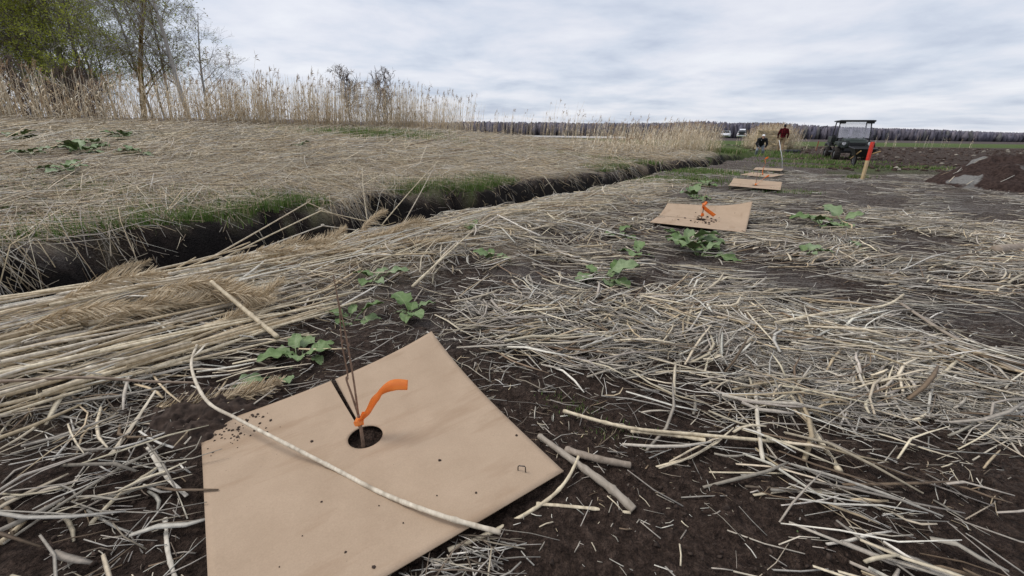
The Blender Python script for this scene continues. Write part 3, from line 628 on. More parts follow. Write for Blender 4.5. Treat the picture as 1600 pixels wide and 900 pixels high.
_t = MATS['tape'].node_tree; _tr = N(_t, 'ShaderNodeBsdfTranslucent'); _tr.inputs[0].default_value = (1, .45, .12, 1); _mx = N(_t, 'ShaderNodeMixShader'); _mx.inputs[0].default_value = .45
_t.links.new(_t.nodes['Principled BSDF'].outputs[0], _mx.inputs[1]); _t.links.new(_tr.outputs[0], _mx.inputs[2]); _t.links.new(_mx.outputs[0], _t.nodes['Material Output'].inputs[0])
MATS['twig'] = noisy('sapling_bark', (.15, .09, .06), (.30, .20, .14), 90, .7, .3, .001)
def card_mesh(S, hole, zf, slit=True, nr=26, na=120, hr=.05, th=.003):
    hx, hy = hole; a0 = math.radians(90) if slit else 0
    A = a0+np.linspace(0, 2*np.pi, na+1)
    wid0, wid1 = .004, .0075
    rows = []
    for j in range(nr+1):
        f = (j/nr)**1.15; row = []
        for i, a in enumerate(A):
            ca, sa = math.cos(a), math.sin(a); h = S/2
            tx = ((h-hx)/ca if ca > 1e-9 else (-h-hx)/ca if ca < -1e-9 else 1e9); ty = ((h-hy)/sa if sa > 1e-9 else (-h-hy)/sa if sa < -1e-9 else 1e9)
            R_ = min(tx, ty); r = hr+(R_-hr)*f; x, y = hx+ca*r, hy+sa*r
            if slit and i in (0, na): x += (-1 if i == 0 else 1)*(wid0+(wid1-wid0)*f)
            row.append((x, y))
        rows.append(row)
    # square corners: snap the nearest boundary column onto each corner
    for cxn, cyn in ((S/2, S/2), (-S/2, S/2), (-S/2, -S/2), (S/2, -S/2)):
        i = min(range(na), key=lambda q: (rows[-1][q][0]-cxn)**2+(rows[-1][q][1]-cyn)**2)
        for j in range(nr+1):
            f = (j/nr)**1.15; x0, y0 = rows[0][i]; rows[j][i] = (x0+(cxn-x0)*f, y0+(cyn-y0)*f)
    XYs = np.array(rows); Z = zf(XYs[..., 0], XYs[..., 1])
    top = np.concatenate([XYs, Z[..., None]], -1).reshape(-1, 3); bot = top-np.array([0, 0, th]); n1 = na+1
    j = np.arange(nr)[:, None]; i = np.arange(na)[None]; q = np.stack([j*n1+i, (j+1)*n1+i, (j+1)*n1+i+1, j*n1+i+1], -1).reshape(-1, 4); o = len(top)
    ring = lambda jj: np.stack([jj*n1+np.arange(na), jj*n1+np.arange(na)+1, o+jj*n1+np.arange(na)+1, o+jj*n1+np.arange(na)], -1)
    polys = [q, q[:, ::-1]+o, ring(nr)[:, ::-1], ring(0)]
    if slit:
        for ii, fl in ((0, 1), (na, -1)):
            jj = np.arange(nr); e_ = np.stack([jj*n1+ii, (jj+1)*n1+ii, o+(jj+1)*n1+ii, o+jj*n1+ii], -1); polys.append(e_[:, ::fl])
    return rawmesh('sheet', np.concatenate([top, bot]), polys, smooth=False)
def mat_obj(i, zf, hole, label, slit=True):
    cx_, cy_, a, S = MATPOS[i]; z0 = T1(cx_, cy_)
    o = link('cardboard_mat', card_mesh(S, hole, zf, slit), MATS['card']); o.location = (cx_, cy_, z0); o.rotation_euler = (0, 0, a)
    return tag(o, label, 'cardboard mat', 'cardboard weed mats round saplings')
def ground_follow(i, lift):
    cx_, cy_, a, S = MATPOS[i]; z0 = T1(cx_, cy_); ca, sa = math.cos(a), math.sin(a)
    def zf(x, y):
        zz_ = 0
        for q in range(1): zz_ = terr(cx_+x*ca-y*sa, cy_+x*sa+y*ca)-z0
        xs = np.clip(x, -S*.4, S*.4); sm = (terr(cx_+xs*ca, cy_+xs*sa)-z0)*.3
        return np.maximum(zz_, sm)*.0+lift(x/(S/2), y/(S/2))
    return zf
# near mat: u axis -> right/back, v axis -> left/back.  corners: R=(+,-) F=(+,+) L=(-,+) B=(-,-)
def lift0(u, v): return .030+.085*np.clip((u+v)/2, 0, 1)**3+.012*u*v+.003*np.sin(u*2.1+v)
near_mat = mat_obj(0, ground_follow(0, lift0), (-.0, .045), 'large cardboard sheet in the foreground with a slit and round planting hole')
def lift1(u, v): return .035+.10*np.clip((u-.1*v+.3)/1.3, 0, 1.2)**2+.05*np.clip(-v, 0, 1)**2*np.clip(u+.4, 0, 1.4)
mat_obj(1, ground_follow(1, lift1), (0, .0), 'curled cardboard sheet lifted at its right corner, second from the camera')
mat_obj(2, ground_follow(2, lambda u, v: .055+.035*u+.03*u*u+.01*v), (0, 0), 'flat cardboard sheet, third from the camera, beside green weeds')
mat_obj(3, ground_follow(3, lambda u, v: .045+.012*u+.015*v*v), (0, 0), 'small looking cardboard sheet, fourth in the row, under the upright orange tape')
mat_obj(4, ground_follow(4, lambda u, v: .04+.012*u), (0, 0), 'farthest cardboard sheet in the row near the white rod')
def mat_pt(i, lx, ly, dz=0.0, zf=None):
    cx_, cy_, a, S = MATPOS[i]; x = cx_+lx*math.cos(a)-ly*math.sin(a); y = cy_+lx*math.sin(a)+ly*math.cos(a); return x, y, T1(cx_, cy_)+dz
def poly_tube(name, pts, rad, mat, parent=None, sides=7, up=(.2, .3, 1)):
    P = np.array(pts, float)[None]; R = np.array(rad, float)[None]
    return link(name, rawmesh(name, *tubes(P, R, sides, np.ones((1, 3)), up=up)), mat, parent)
def smooth_path(pts, n=24):
    pts = [Vector(p) for p in pts]; out_ = []; m = len(pts)
    for i in range(m-1):
        p0, p1, p2, p3 = pts[max(i-1, 0)], pts[i], pts[i+1], pts[min(i+2, m-1)]
        for q in range(n if i == m-2 else n):
            t = q/n; out_.append(tuple(.5*((2*p1)+(-p0+p2)*t+(2*p0-5*p1+4*p2-p3)*t*t+(-p0+3*p1-3*p2+p3)*t**3)))
    out_.append(tuple(pts[-1])); return out_
# saplings with orange tape
def tape_ribbon(path, w, tw0, tw1, name, parent):
    P = np.array(smooth_path(path, 7)); n = len(P); T = nrm(np.gradient(P, axis=0)); S = []
    for i in range(n):
        f = i/(n-1); a = tw0+(tw1-tw0)*f; b0 = nrm(np.cross(T[i], [0, 0, 1.0001])); b1 = np.cross(b0, T[i]); S.append(b0*math.cos(a)+b1*math.sin(a))
    S = np.array(S); wp = w*np.interp(np.linspace(0, 1, n), [0, .15, .38, .5, .75, 1], [.45, .95, 1.0, .55, 1.05, .9])[:, None]; V = np.stack([P-S*wp, P+S*wp], 1).reshape(-1, 3); i = np.arange(n-1)*2; q = np.stack([i, i+1, i+3, i+2], -1)
    o = link(name, rawmesh(name, V, [q]), MATS['tape'], parent); m_ = o.modifiers.new('thick', 'SOLIDIFY'); m_.thickness = .0008; return o
def knot(parent, c, r):
    bm = bmesh.new(); bmesh.ops.create_icosphere(bm, subdivisions=2, radius=r)
    for v in bm.verts: v.co = Vector((v.co.x*1.1, v.co.y*1.1, v.co.z*1.25))*(1+.22*math.sin(v.co.x*900+v.co.z*500)); v.co += Vector(c)
    me = bpy.data.meshes.new('knot'); bm.to_mesh(me); bm.free(); return link('knot', me, MATS['tape'], parent)
hx, hy, hz = mat_pt(0, .0, .045); hz = T1(hx, hy)
sap = empty('sapling', (hx-.01, hy, hz)); tag(sap, 'thin leafless brown sapling growing through the near cardboard hole', 'sapling')
poly_tube('stem', smooth_path([(.006, -.015, -.03), (0, 0, .05), (-.008, .012, .10)], 5), np.linspace(.006, .0042, 11), MATS['twig'], sap)
poly_tube('shoot', smooth_path([(-.008, .012, .098), (-.022, .02, .16), (-.034, .025, .215), (-.030, .03, .23), (-.034, .03, .33), (-.03, .035, .42), (-.034, .04, .47)], 5), np.linspace(.0034, .0014, 31), MATS['twig'], sap)
poly_tube('shoot', smooth_path([(-.008, .012, .098), (-.009, .016, .2), (-.018, .03, .32), (-.022, .03, .40), (-.028, .03, .48), (-.030, .03, .535)], 5), np.linspace(.0034, .0012, 26), MATS['twig'], sap)
for p in ((-.033, .026, .214), (-.018, .03, .322), (-.034, .03, .333)):
    k_ = poly_tube('bud', [(p[0], p[1], p[2]-.004), (p[0]+.003, p[1], p[2]+.002), (p[0]+.005, p[1], p[2]+.009)], [.0026, .003, .0006], MATS['twig'], sap)
tp = empty('flagging_tape', (hx-.016, hy+.01, hz+.075)); tag(tp, 'bright orange tape tied to the near sapling, tail blowing right', 'flagging tape', 'orange tapes tied to saplings')
knot(tp, (0, 0, .0), .013)
tape_ribbon([(.004, -.004, .004), (.028, 0, .035), (.052, .012, .075), (.075, .022, .098), (.105, .035, .108), (.140, .05, .098)], .0165, .5, 2.3, 'tail', tp)
tape_ribbon([(.0, -.004, .0), (.012, -.006, .022), (.020, -.004, .040)], .008, .6, 1.2, 'tail', tp)
for i, (lab_s, lab_t, path, w) in enumerate([('short sapling in the second, curled cardboard sheet', 'crumpled orange tape standing on the curled second sheet', [(0, 0, 0), (-.02, 0, .07), (.03, .0, .15), (.0, 0, .10), (.12, -.03, .01)], .026),
        ('short sapling in the third cardboard sheet', 'orange tape slanting to the right on the third sheet', [(0, 0, 0), (.07, 0, .07), (.16, 0, .15), (.22, 0, .18)], .028),
        ('short sapling in the fourth cardboard sheet', 'tall upright orange tape over the fourth sheet', [(0, 0, 0), (-.02, 0, .12), (.02, 0, .24), (-.02, 0, .36), (.05, 0, .40)], .036)]):
    x, y, z = mat_pt(i+1, 0, 0, .03); s_ = empty('sapling', (x, y, z-.02)); tag(s_, lab_s, 'sapling')
    poly_tube('stem', [(0, 0, -.03), (.005, 0, .12), (0, .01, .25), (.01, .01, .36)], [.006, .005, .004, .002], MATS['twig'], s_)
    t_ = empty('flagging_tape', (x, y-.008, z+.03+.02*(i == 0))); tag(t_, lab_t, 'flagging tape', 'orange tapes tied to saplings'); knot(t_, (0, 0, .01), .016); tape_ribbon(path, w, .2, .9, 'tail', t_)
# soil crumbs on the mats
def crumbs(name, spots, label):
    bm = bmesh.new()
    for x, y, z, r in spots:
        g = bmesh.ops.create_icosphere(bm, subdivisions=1, radius=r)
        for v in g['verts']: v.co = Vector((v.co.x*random.uniform(.7, 1.4), v.co.y*random.uniform(.7, 1.4), v.co.z*random.uniform(.5, .9)))+Vector((x, y, z))
    me = bpy.data.meshes.new(name); bm.to_mesh(me); bm.free(); tag(link(name, me, MATS['soil']), label, 'soil', kind='stuff')
def mz(i, lx, ly, lift): cx_, cy_, a, S = MATPOS[i]; return float(T1(cx_, cy_)+lift(np.array(lx/(S/2)), np.array(ly/(S/2))))
sp_ = []
for _ in range(90):
    lx, ly = (random.gauss(-.30, .05), random.gauss(.33, .05)) if random.random() < .82 else (random.uniform(-.38, .38), random.uniform(-.38, .38))
    if abs(lx) < .39 and abs(ly) < .39 and math.hypot(lx, ly-.045) > .065: x, y, _z = mat_pt(0, lx, ly); sp_.append((x, y, mz(0, lx, ly, lift0)+.001, random.choice((.0015, .002, .003, .0045))))
crumbs('soil_crumbs', sp_, 'small soil crumbs scattered on the foreground cardboard')
sp_ = []
for _ in range(40):
    lx, ly = random.gauss(-.05, .14), random.gauss(-.02, .12); x, y, _z = mat_pt(1, lx, ly); sp_.append((x, y, mz(1, lx, ly, lift1)+.003, random.choice((.004, .007, .012))))
crumbs('soil_crumbs', sp_, 'dark soil crumbs scattered on the curled second cardboard')
# soil heaped over the left corner of the near mat
def soil_lump(name, c, rx, ry, h, seed, label):
    n = 90; g = np.linspace(-1, 1, n); X, Y = np.meshgrid(g, g, indexing='ij'); d = np.hypot(X, Y); px, py = c[0]+X*rx, c[1]+Y*ry
    Z = np.clip(1-d**1.6, -.2, 1)*h*(.6+.8*fbm(X*3+seed, Y*3, 90, 3))+.055*np.maximum(fbm(px*26, py*26, 91, 3)-.45, -.1)*(d < 1)+.03*np.maximum(fbm(px*60, py*60, 92, 2)-.5, 0)
    base = np.maximum(terr(px, py), c[2]); V = np.stack([px, py, base*np.where(d > .9, 1, 1)+Z-.012], -1).reshape(-1, 3)
    i = np.arange(n-1)[:, None]; j = np.arange(n-1)[None]; q = np.stack([i*n+j, (i+1)*n+j, (i+1)*n+j+1, i*n+j+1], -1).reshape(-1, 4)
    cen = d.reshape(-1)[q].mean(1) < 1.0
    o = link(name, rawmesh(name, V, [q[cen]], smooth=False), MATS['soil']); tag(o, label, 'soil'); return o
soil_lump('soil_clod_heap', (-1.02, 1.13, -.02), .21, .17, .055, 3, 'dark crumbly soil thrown over the left corner of the foreground cardboard')
# wire staple
x, y, _z = mat_pt(0, .30, -.335); z = mz(0, .30, -.335, lift0)
st_ = poly_tube('wire_staple', [(-.008, .004, -.004), (-.008, .004, .012), (-.006, .004, .016), (.010, -.002, .020), (.012, -.002, .016), (.013, -.002, -.004)], [.0016]*6, newmat('dark_wire', (.08, .07, .07), .4, .5, .8)[0]); st_.location = (x, y, z)
tag(st_, 'small bent wire staple pinned in the near cardboard', 'staple')

# ------------------------------------------------------------------ single stalks and sticks in the foreground
def stalk(name, pts, r0, r1, label, cat, mat='stalk', nodes=.14, n=14, group=None, flat=1.):
    P = np.array(smooth_path(pts, n)); d = np.concatenate([[0], np.cumsum(np.linalg.norm(np.diff(P, axis=0), axis=1))]); f = d/d[-1]
    R = r0+(r1-r0)*f; R = R*(1+.22*np.exp(-(((d % nodes)-.006)/.004)**2)); R *= 1+.06*np.sin(d*140)
    o = link(name, rawmesh(name, *tubes(P[None], R[None], 8, np.ones((1, 3)), np.array([flat]))), MATS[mat]); tag(o, label, cat, group); return o
def gz(x, y, h=.0): return (x, y, T1(x, y)+h)
def px_pts(lst): return [tuple(hit(u, v, h)) for u, v, h in lst]
stalk('reed_stalk', px_pts([(308, 538, .07), (299, 572, .09), (322, 625, .085), (372, 655, .07), (440, 690, .055), (520, 731, .05), (600, 772, .048), (690, 806, .045), (782, 832, .04)]), .0045, .0066, 'long curved pale reed lying across the foreground cardboard', 'reed stalk', flat=.8)
stalk('leaf_sheath', px_pts([(300, 560, .075), (312, 548, .095), (326, 536, .06), (352, 534, .03)]), .006, .002, 'frayed pale leaf sheath at the upper end of the long reed', 'leaf', flat=.25)
stalk('stick', px_pts([(842, 681, .012), (905, 727, .012), (950, 760, .012), (990, 797, .010)]), .0085, .0125, 'thick grey brown stick right of the cardboard corner', 'stick', 'stick', .09)
stalk('stick', px_pts([(884, 703, .012), (930, 716, .016), (985, 727, .012)]), .011, .009, 'dark weathered stem crossing above the thick grey stick', 'stick', 'stick', .3)
stalk('reed_stalk', px_pts([(905, 712, .02), (884, 752, .02), (850, 785, .008), (780, 826, .004), (700, 860, .0)]), .004, .006, 'bent stalk poking out from under the right cardboard corner', 'reed stalk')
stalk('reed_stalk', px_pts([(838, 787, .008), (910, 793, .01), (985, 801, .008)]), .0055, .0045, 'straight pale stalk lying level below the cardboard right corner', 'reed stalk', flat=.5)
stalk('reed_stalk', px_pts([(330, 440, .20), (380, 482, .13), (434, 527, .05)]), .0085, .010, 'thick tan stalk leaning down toward the broad leafed weed', 'reed stalk')
stalk('stick', px_pts([(1295, 392, .02), (1340, 408, .02), (1400, 430, .015), (1470, 445, .01)]), .010, .012, 'long dark thin branch on the ground below the paired weed', 'stick', 'stick', .5)
stalk('log', px_pts([(1555, 392, .03), (1585, 389, .03), (1640, 386, .03)]), .045, .05, 'brown rotten log piece at the right picture edge', 'log', 'stick', .9)
stalk('reed_stalk', px_pts([(0, 596, .10), (130, 590, .10), (230, 596, .09), (306, 598, .06)]), .0055, .004, 'dark brown thin stem lying level over the near reed bundle', 'reed stalk', 'stick')
stalk('reed_stalk', px_pts([(1210, 505, .03), (1290, 490, .04), (1380, 478, .04), (1412, 460, .06)]), .010, .006, 'pale frayed reed lying across the litter at right', 'reed stalk')
stalk('reed_stalk', px_pts([(1120, 495, .03), (1290, 530, .03), (1420, 552, .03), (1600, 556, .03)]), .006, .005, 'long straight reed running to the right picture edge', 'reed stalk')
stalk('reed_stalk', px_pts([(1408, 474, .04), (1470, 515, .03), (1560, 565, .02), (1640, 600, .02)]), .011, .013, 'thick flattened stem slanting down to the right edge', 'reed stalk', 'stick', flat=.5)
stalk('reed_stalk', px_pts([(1236, 620, .015), (1275, 680, .015), (1312, 737, .01)]), .007, .009, 'slanting pale stalk above the bare soil at right', 'reed stalk')
stalk('reed_stalk', px_pts([(1180, 600, .02), (1184, 660, .03), (1192, 720, .02)]), .007, .006, 'upright looking pale stalk left of the slanting one', 'reed stalk')
stalk('reed_stalk', px_pts([(880, 642, .02), (980, 668, .02), (1100, 680, .02), (1260, 694, .015)]), .006, .005, 'long level stalk over the litter right of the cardboard', 'reed stalk')
stalk('reed_stalk', px_pts([(985, 672, .015), (1060, 680, .02), (1102, 688, .015)]), .011, .010, 'thick split pale stem piece on the long level stalk', 'reed stalk', flat=.5)
stalk('reed_stalk', px_pts([(1108, 738, .006), (1170, 739, .006), (1230, 740, .006)]), .0025, .0025, 'thin straight straw lying level on bare soil', 'reed stalk')
stalk('reed_stalk', px_pts([(232, 698, .02), (258, 742, .02), (292, 775, .012)]), .0065, .0045, 'short white flattened reed left of the cardboard', 'reed stalk', flat=.35)
stalk('reed_stalk', px_pts([(258, 810, .012), (262, 860, .012), (274, 905, .01)]), .005, .0045, 'pale stalk at the lower left beside the cardboard edge', 'reed stalk', flat=.6)
stalk('reed_stalk', px_pts([(142, 818, .01), (190, 770, .02), (248, 730, .01)]), .004, .005, 'thin slanting straw on the dark soil at lower left', 'reed stalk')
stalk('reed_stalk', px_pts([(0, 782, .012), (60, 768, .012), (122, 751, .008)]), .009, .005, 'white torn reed on the soil at the left picture edge', 'reed stalk', flat=.4)
stalk('reed_stalk', px_pts([(0, 850, .01), (24, 828, .014), (46, 806, .012)]), .006, .005, 'short yellowish stalk in the lower left corner', 'reed stalk')
stalk('reed_stalk', px_pts([(172, 712, .01), (205, 668, .03), (243, 610, .08)]), .008, .004, 'flat grey reed leaf standing up at the end of the bundle', 'reed stalk', flat=.3)
# kinked stalks reaching over the ditch
def lifted(lst): return [tuple(np.array([0, 0, CAM_H])+(Fv+Rv*(u-800)/647+Uv*(450-v)/647)*(D/(Fv+Rv*(u-800)/647+Uv*(450-v)/647)[1])) for u, v, D in lst]
for lab, pts in [('long kinked reed arching over the ditch, upper one', [(250, 434, 2.55), (330, 402, 2.8), (478, 318, 3.35), (482, 317, 3.36), (545, 345, 3.6)]),
                 ('long kinked reed arching over the ditch, lower one', [(300, 428, 2.7), (400, 378, 3.0), (500, 330, 3.4), (504, 330, 3.42), (600, 352, 3.9)]),
                 ('low kinked reed just above the heap at the ditch edge', [(330, 420, 2.7), (430, 380, 3.0), (503, 353, 3.3), (507, 353, 3.32), (590, 364, 3.5)])]:
    stalk('reed_stalk', lifted(pts), .0055, .0035, lab, 'reed stalk', n=6)
for i, pts in enumerate([[(596, 352, 3.95), (640, 300, 4.2), (684, 252, 4.5)], [(630, 350, 4.0), (655, 305, 4.2), (680, 258, 4.4)], [(575, 352, 3.9), (568, 300, 4.0), (566, 262, 4.1)]]):
    stalk('reed_stalk', lifted(pts), .005, .003, ['reed standing slanted at the ditch edge, left of a parallel one', 'slanted reed at the ditch edge, right one of the pair', 'thin reed standing straight up at the ditch edge'][i], 'reed stalk', n=6)
# the uppermost stalks of the reed heap, each one a thing
def heap_stalks():
    ms = []
    for q in range(5):
        L = [.7, .95, 1.2, .85, .55][q]; m = 12; f = np.linspace(-.5, .5, m); b = rs.normal(0, .012, 2)
        P = np.stack([f*L, b[0]*(1-4*f*f)*L, b[1]*.5*(1-4*f*f)*L], -1); d = (f+.5)*L; R = (.0075-.0035*(f+.5))*(1+.25*((np.arange(m) % 3) == 1))
        ms.append((L, rawmesh('reed_stalk', *tubes(P[None], R[None], 7, np.ones((1, 3)))))); ms[-1][1].materials.append(MATS['stalk'])
    zones = [(-1.2, .7, 1.85, 2.35, 90, 'pale cut reed in the near bundle at the left picture edge', 'reeds of the near bundle', .045), (-.8, 1.8, 2.5, 3.3, 46, 'dry cut reed on the heap between the bundle and the ditch', 'reeds on the heap', .06), (1.5, 4.5, 1.95, 3.3, 36, 'dry cut reed in the heap beyond the foreground weeds', 'reeds beyond the weeds', .04)]
    for t0, t1, s0, s1, n, lab, grp, top in zones:
        for i in range(n):
            t = random.uniform(t0, t1); s = random.uniform(s0, s1); L, me = random.choice(ms); x, y = XY(s, t); x, y = float(x), float(y)
            a = math.radians(53.5)+random.gauss(-.10, .09 if s1 < 2.6 else .30)+.2*(float(vn(np.array(s*2), np.array(t*.6), 51))-.5)
            dx, dy = math.cos(a)*L/2, math.sin(a)*L/2; za, zb, zm = T1(x-dx, y-dy), T1(x+dx, y+dy), T1(x, y)
            if ST(x+dx, y+dy)[0] > float(edges(np.array(t))[0]): zb = max(zb, zm-.03)
            lift = max(zm-(za+zb)/2, 0)+random.uniform(.02, .02+top*1.6)
            o = link('reed_stalk', me); o.location = (x, y, (za+zb)/2+lift); o.rotation_euler = (random.uniform(0, .4), -math.atan2(zb-za, L), a); tag(o, lab, 'reed stalk', grp)
heap_stalks()
# fluffy seed heads lying in the heap
def seed_heads():
    ms = []
    for q in range(3):
        m = 420; f = rs.rand(m); L = .26; ax = np.stack([f*L, .03*np.sin(f*2.5+q), .02*np.sin(f*3)], -1); a = rs.uniform(0, 6.28, m); l = rs.uniform(.02, .055, m)*(.35+np.sin(np.clip(f*1.05, 0, 1)*np.pi)**.6)
        d = np.stack([np.full(m, .75), np.cos(a)*.7, np.sin(a)*.55], -1); g = np.linspace(0, 1, 3); Q = ax[:, None]+d[:, None]*l[:, None, None]*g[None, :, None]; Q[:, 2, 2] -= l*.15
        V, P, C = ribbons(Q, np.full((m, 1), .0016)*np.array([[1, 1, .3]]), rs.normal(0, 1, (m, 3)), np.ones((m, 3)))
        me = rawmesh('seed_head', V, P, C); me.materials.append(MATS['plume']); ms.append(me)
    for (u, v, rz, h) in [(400, 398, .5, .10), (440, 388, .7, .10), (480, 380, .6, .09), (520, 372, .4, .09), (560, 372, .5, .08), (600, 366, .6, .08), (420, 410, .9, .07), (350, 415, .4, .08), (470, 395, .2, .08), (560, 360, 1.1, .10), (630, 372, .4, .07), (500, 388, .8, .08), (60, 495, .7, .08), (20, 520, .5, .08), (100, 480, .6, .09), (135, 520, .9, .06), (150, 440, 1.2, .10), (160, 435, .8, .1), (230, 470, .5, .09), (270, 462, .6, .09), (300, 470, .4, .08), (215, 480, .7, .07), (330, 500, .9, .05), (250, 625, .3, .03)]:
        p = hit(u, v, h*.9+.02); o = link('seed_head', random.choice(ms)); o.location = p; o.rotation_euler = (random.uniform(0, 6), random.uniform(-.25, .1), rz+random.gauss(0, .2)); o.scale = (1.4,)*3
        tag(o, 'fluffy tan reed seed head lying in the reed heap', 'seed head', 'seed heads in the heap')
    p = hit(318, 655, .02); o = link('seed_head', ms[0]); o.location = p; o.rotation_euler = (0, -.1, 1.15); o.scale = (.75, .6, .6); tag(o, 'single grey seed head on soil at the cardboard left corner', 'seed head')
seed_heads()
o = stalk('dead_leaf', lifted([(458, 436, 2.2), (470, 442, 2.18), (482, 452, 2.15)]), .006, .014, 'curled brown dead leaf on top of the reed heap', 'leaf', 'stick', flat=.15)

# ------------------------------------------------------------------ broad leafed weeds
def leaf_mesh(seed, L=.15, Wd=.062):
    rg = np.random.RandomState(seed); nu, nv = 12, 7; V = []
    pet = L*.55
    for i in range(nu):
        f = i/(nu-1); w_ = Wd*(math.sin(math.pi*min(f*.93+.07, 1))**.62)*(1-.28*f); 
        if i == nu-1: w_ = .004
        for j in range(nv):
            g = j/(nv-1)*2-1; y = pet+f*L; x = g*w_*(1+.10*math.sin(f*17+seed+g*2)); z = .30*abs(g)**1.3*w_+.010*math.sin(f*14+g*5+seed)*abs(g)-.35*(f*L)**2/L*1.0+.25*f*L
            V.append((x, y, z+pet*.45))
    q = np.array([[i*nv+j, i*nv+j+1, (i+1)*nv+j+1, (i+1)*nv+j] for i in range(nu-1) for j in range(nv-1)])
    a = (np.array(V), [q], np.ones((len(V), 3)))
    P = np.array([[(0, 0, 0), (0, pet*.5, pet*.32), (0, pet*1.05, pet*.46)]]); return rawmesh('leaf', *join(a, tubes(P, np.array([[.004, .0035, .003]]), 5, np.ones((1, 3)))))
def leaf_mat():
    m, t, b = newmat('weed_leaf', rough=.55, spec=.35); oi = N(t, 'ShaderNodeObjectInfo'); tcn = N(t, 'ShaderNodeTexCoord'); f = noise(t, 28, 4, .6, tcn.outputs['Object'])
    c = ramp(t, oi.outputs['Random'], [(0, (.10, .165, .045)), (.5, (.155, .225, .085)), (1, (.20, .26, .135))])
    c = mix(t, 1, c, ramp(t, f, [(.3, (.65, .7, .6)), (.7, (1.25, 1.2, 1.25))]), 'MULTIPLY'); sx = N(t, 'ShaderNodeSeparateXYZ'); t.links.new(tcn.outputs['Object'], sx.inputs[0])
    rib = M(t, 'LESS_THAN', M(t, 'ABSOLUTE', sx.outputs[0]), .0022); c = mix(t, M(t, 'MULTIPLY', rib, .6), c, (.25, .29, .15)); t.links.new(c, b.inputs['Base Color'])
    mp = N(t, 'ShaderNodeMapping'); mp.inputs['Scale'].default_value = (25, 90, 1); t.links.new(tcn.outputs['Object'], mp.inputs[0]); bump(t, b, noise(t, 1, 3, .5, mp.outputs[0]), .5, .004); return m
MATS['weed'] = leaf_mat(); LM = [leaf_mesh(i, .15, .055+.006*i) for i in range(4)]
for me in LM: me.materials.append(MATS['weed'])
def weed(u, v, n, sc, label, seed, group=None, squash=1., name='weed'):
    p = hit(u, v); rg = random.Random(seed); p = p+np.array([0, 0, .07 if v < 300 and u < 600 else .0]); o = empty(name, tuple(p)); tag(o, label, 'weed', group)
    for i in range(n):
        l = link('leaf', LM[rg.randrange(4)], None, o); l.location = (rg.gauss(0, .015*sc), rg.gauss(0, .015*sc), -.008); k = 1.3*sc*rg.uniform(.4, 1.15); l.scale = (k*rg.uniform(.85, 1.15), k, k*squash)
        l.rotation_euler = (rg.uniform(-.15, .55), rg.uniform(-.25, .25), i*6.283/n+rg.gauss(0, .35))
for i, (u, v, n, sc, lab) in enumerate([(940, 436, 10, 1.05, 'large upright broad leafed weed at the centre of the litter field'), (1070, 382, 9, 1.0, 'broad leafed weed just below the curled second cardboard'), (1092, 400, 9, 1.0, 'spreading weed right below its neighbour under the curled cardboard'), (1285, 354, 7, 1.15, 'paired broad leafed weed on the right, left half'), (1312, 352, 6, 1.15, 'paired broad leafed weed on the right, right half'),
    (1258, 400, 5, .6, 'small low weed below the paired weed'), (1352, 393, 3, .5, 'tiny weed right of the dark thin branch'), (470, 560, 9, .62, 'bushy weed touching the back edge of the foreground cardboard'), (440, 588, 3, .55, 'single round weed leaf at the cardboard edge'), (548, 500, 7, .62, 'weed behind the foreground cardboard, left of two'), (640, 492, 6, .6, 'weed behind the foreground cardboard, right of two'),
    (585, 440, 7, .7, 'bright green weed amid the reed heap'), (770, 408, 6, .55, 'small weed at the far side of the dark soil patch'), (965, 370, 6, .7, 'small weed left of the curled cardboard'), (1000, 400, 6, .6, 'small weed between the central weed and the curled cardboard'), (1100, 292, 9, 1.1, 'dark weed left of the third cardboard'), (1085, 312, 8, 1.0, 'low weed between second and third cardboard'), (740, 365, 5, .6, 'small weed at the ditch side of the field'),
    (135, 250, 22, 1.15, 'largest weed patch on the far bank at left'), (105, 278, 12, .8, 'weed low on the far bank near the grass'), (212, 250, 14, .9, 'weed right of the largest patch on the far bank'), (195, 222, 14, 1.05, 'weed high on the far bank'), (50, 252, 9, .8, 'weed at the far left of the bank'), (30, 224, 11, 1.0, 'faint weed high on the bank at the left edge'), (470, 235, 8, .9, 'small weed on the middle of the far bank'), (150, 236, 12, 1.0, 'weed just above the largest bank patch')]):
    weed(u, v, n, sc, lab, i+7)
for i, (u, v, lab) in enumerate([(1255, 832, 'tiny two leaf seedling on the bare soil at lower right'), (1215, 795, 'tiny seedling between straws above the lower seedling'), (852, 632, 'tiny seedling beside the right cardboard edge'), (972, 706, 'tiny seedling beside the split stem piece')]): weed(u, v, 3, .085, lab, 70+i, None, 1, 'seedling')

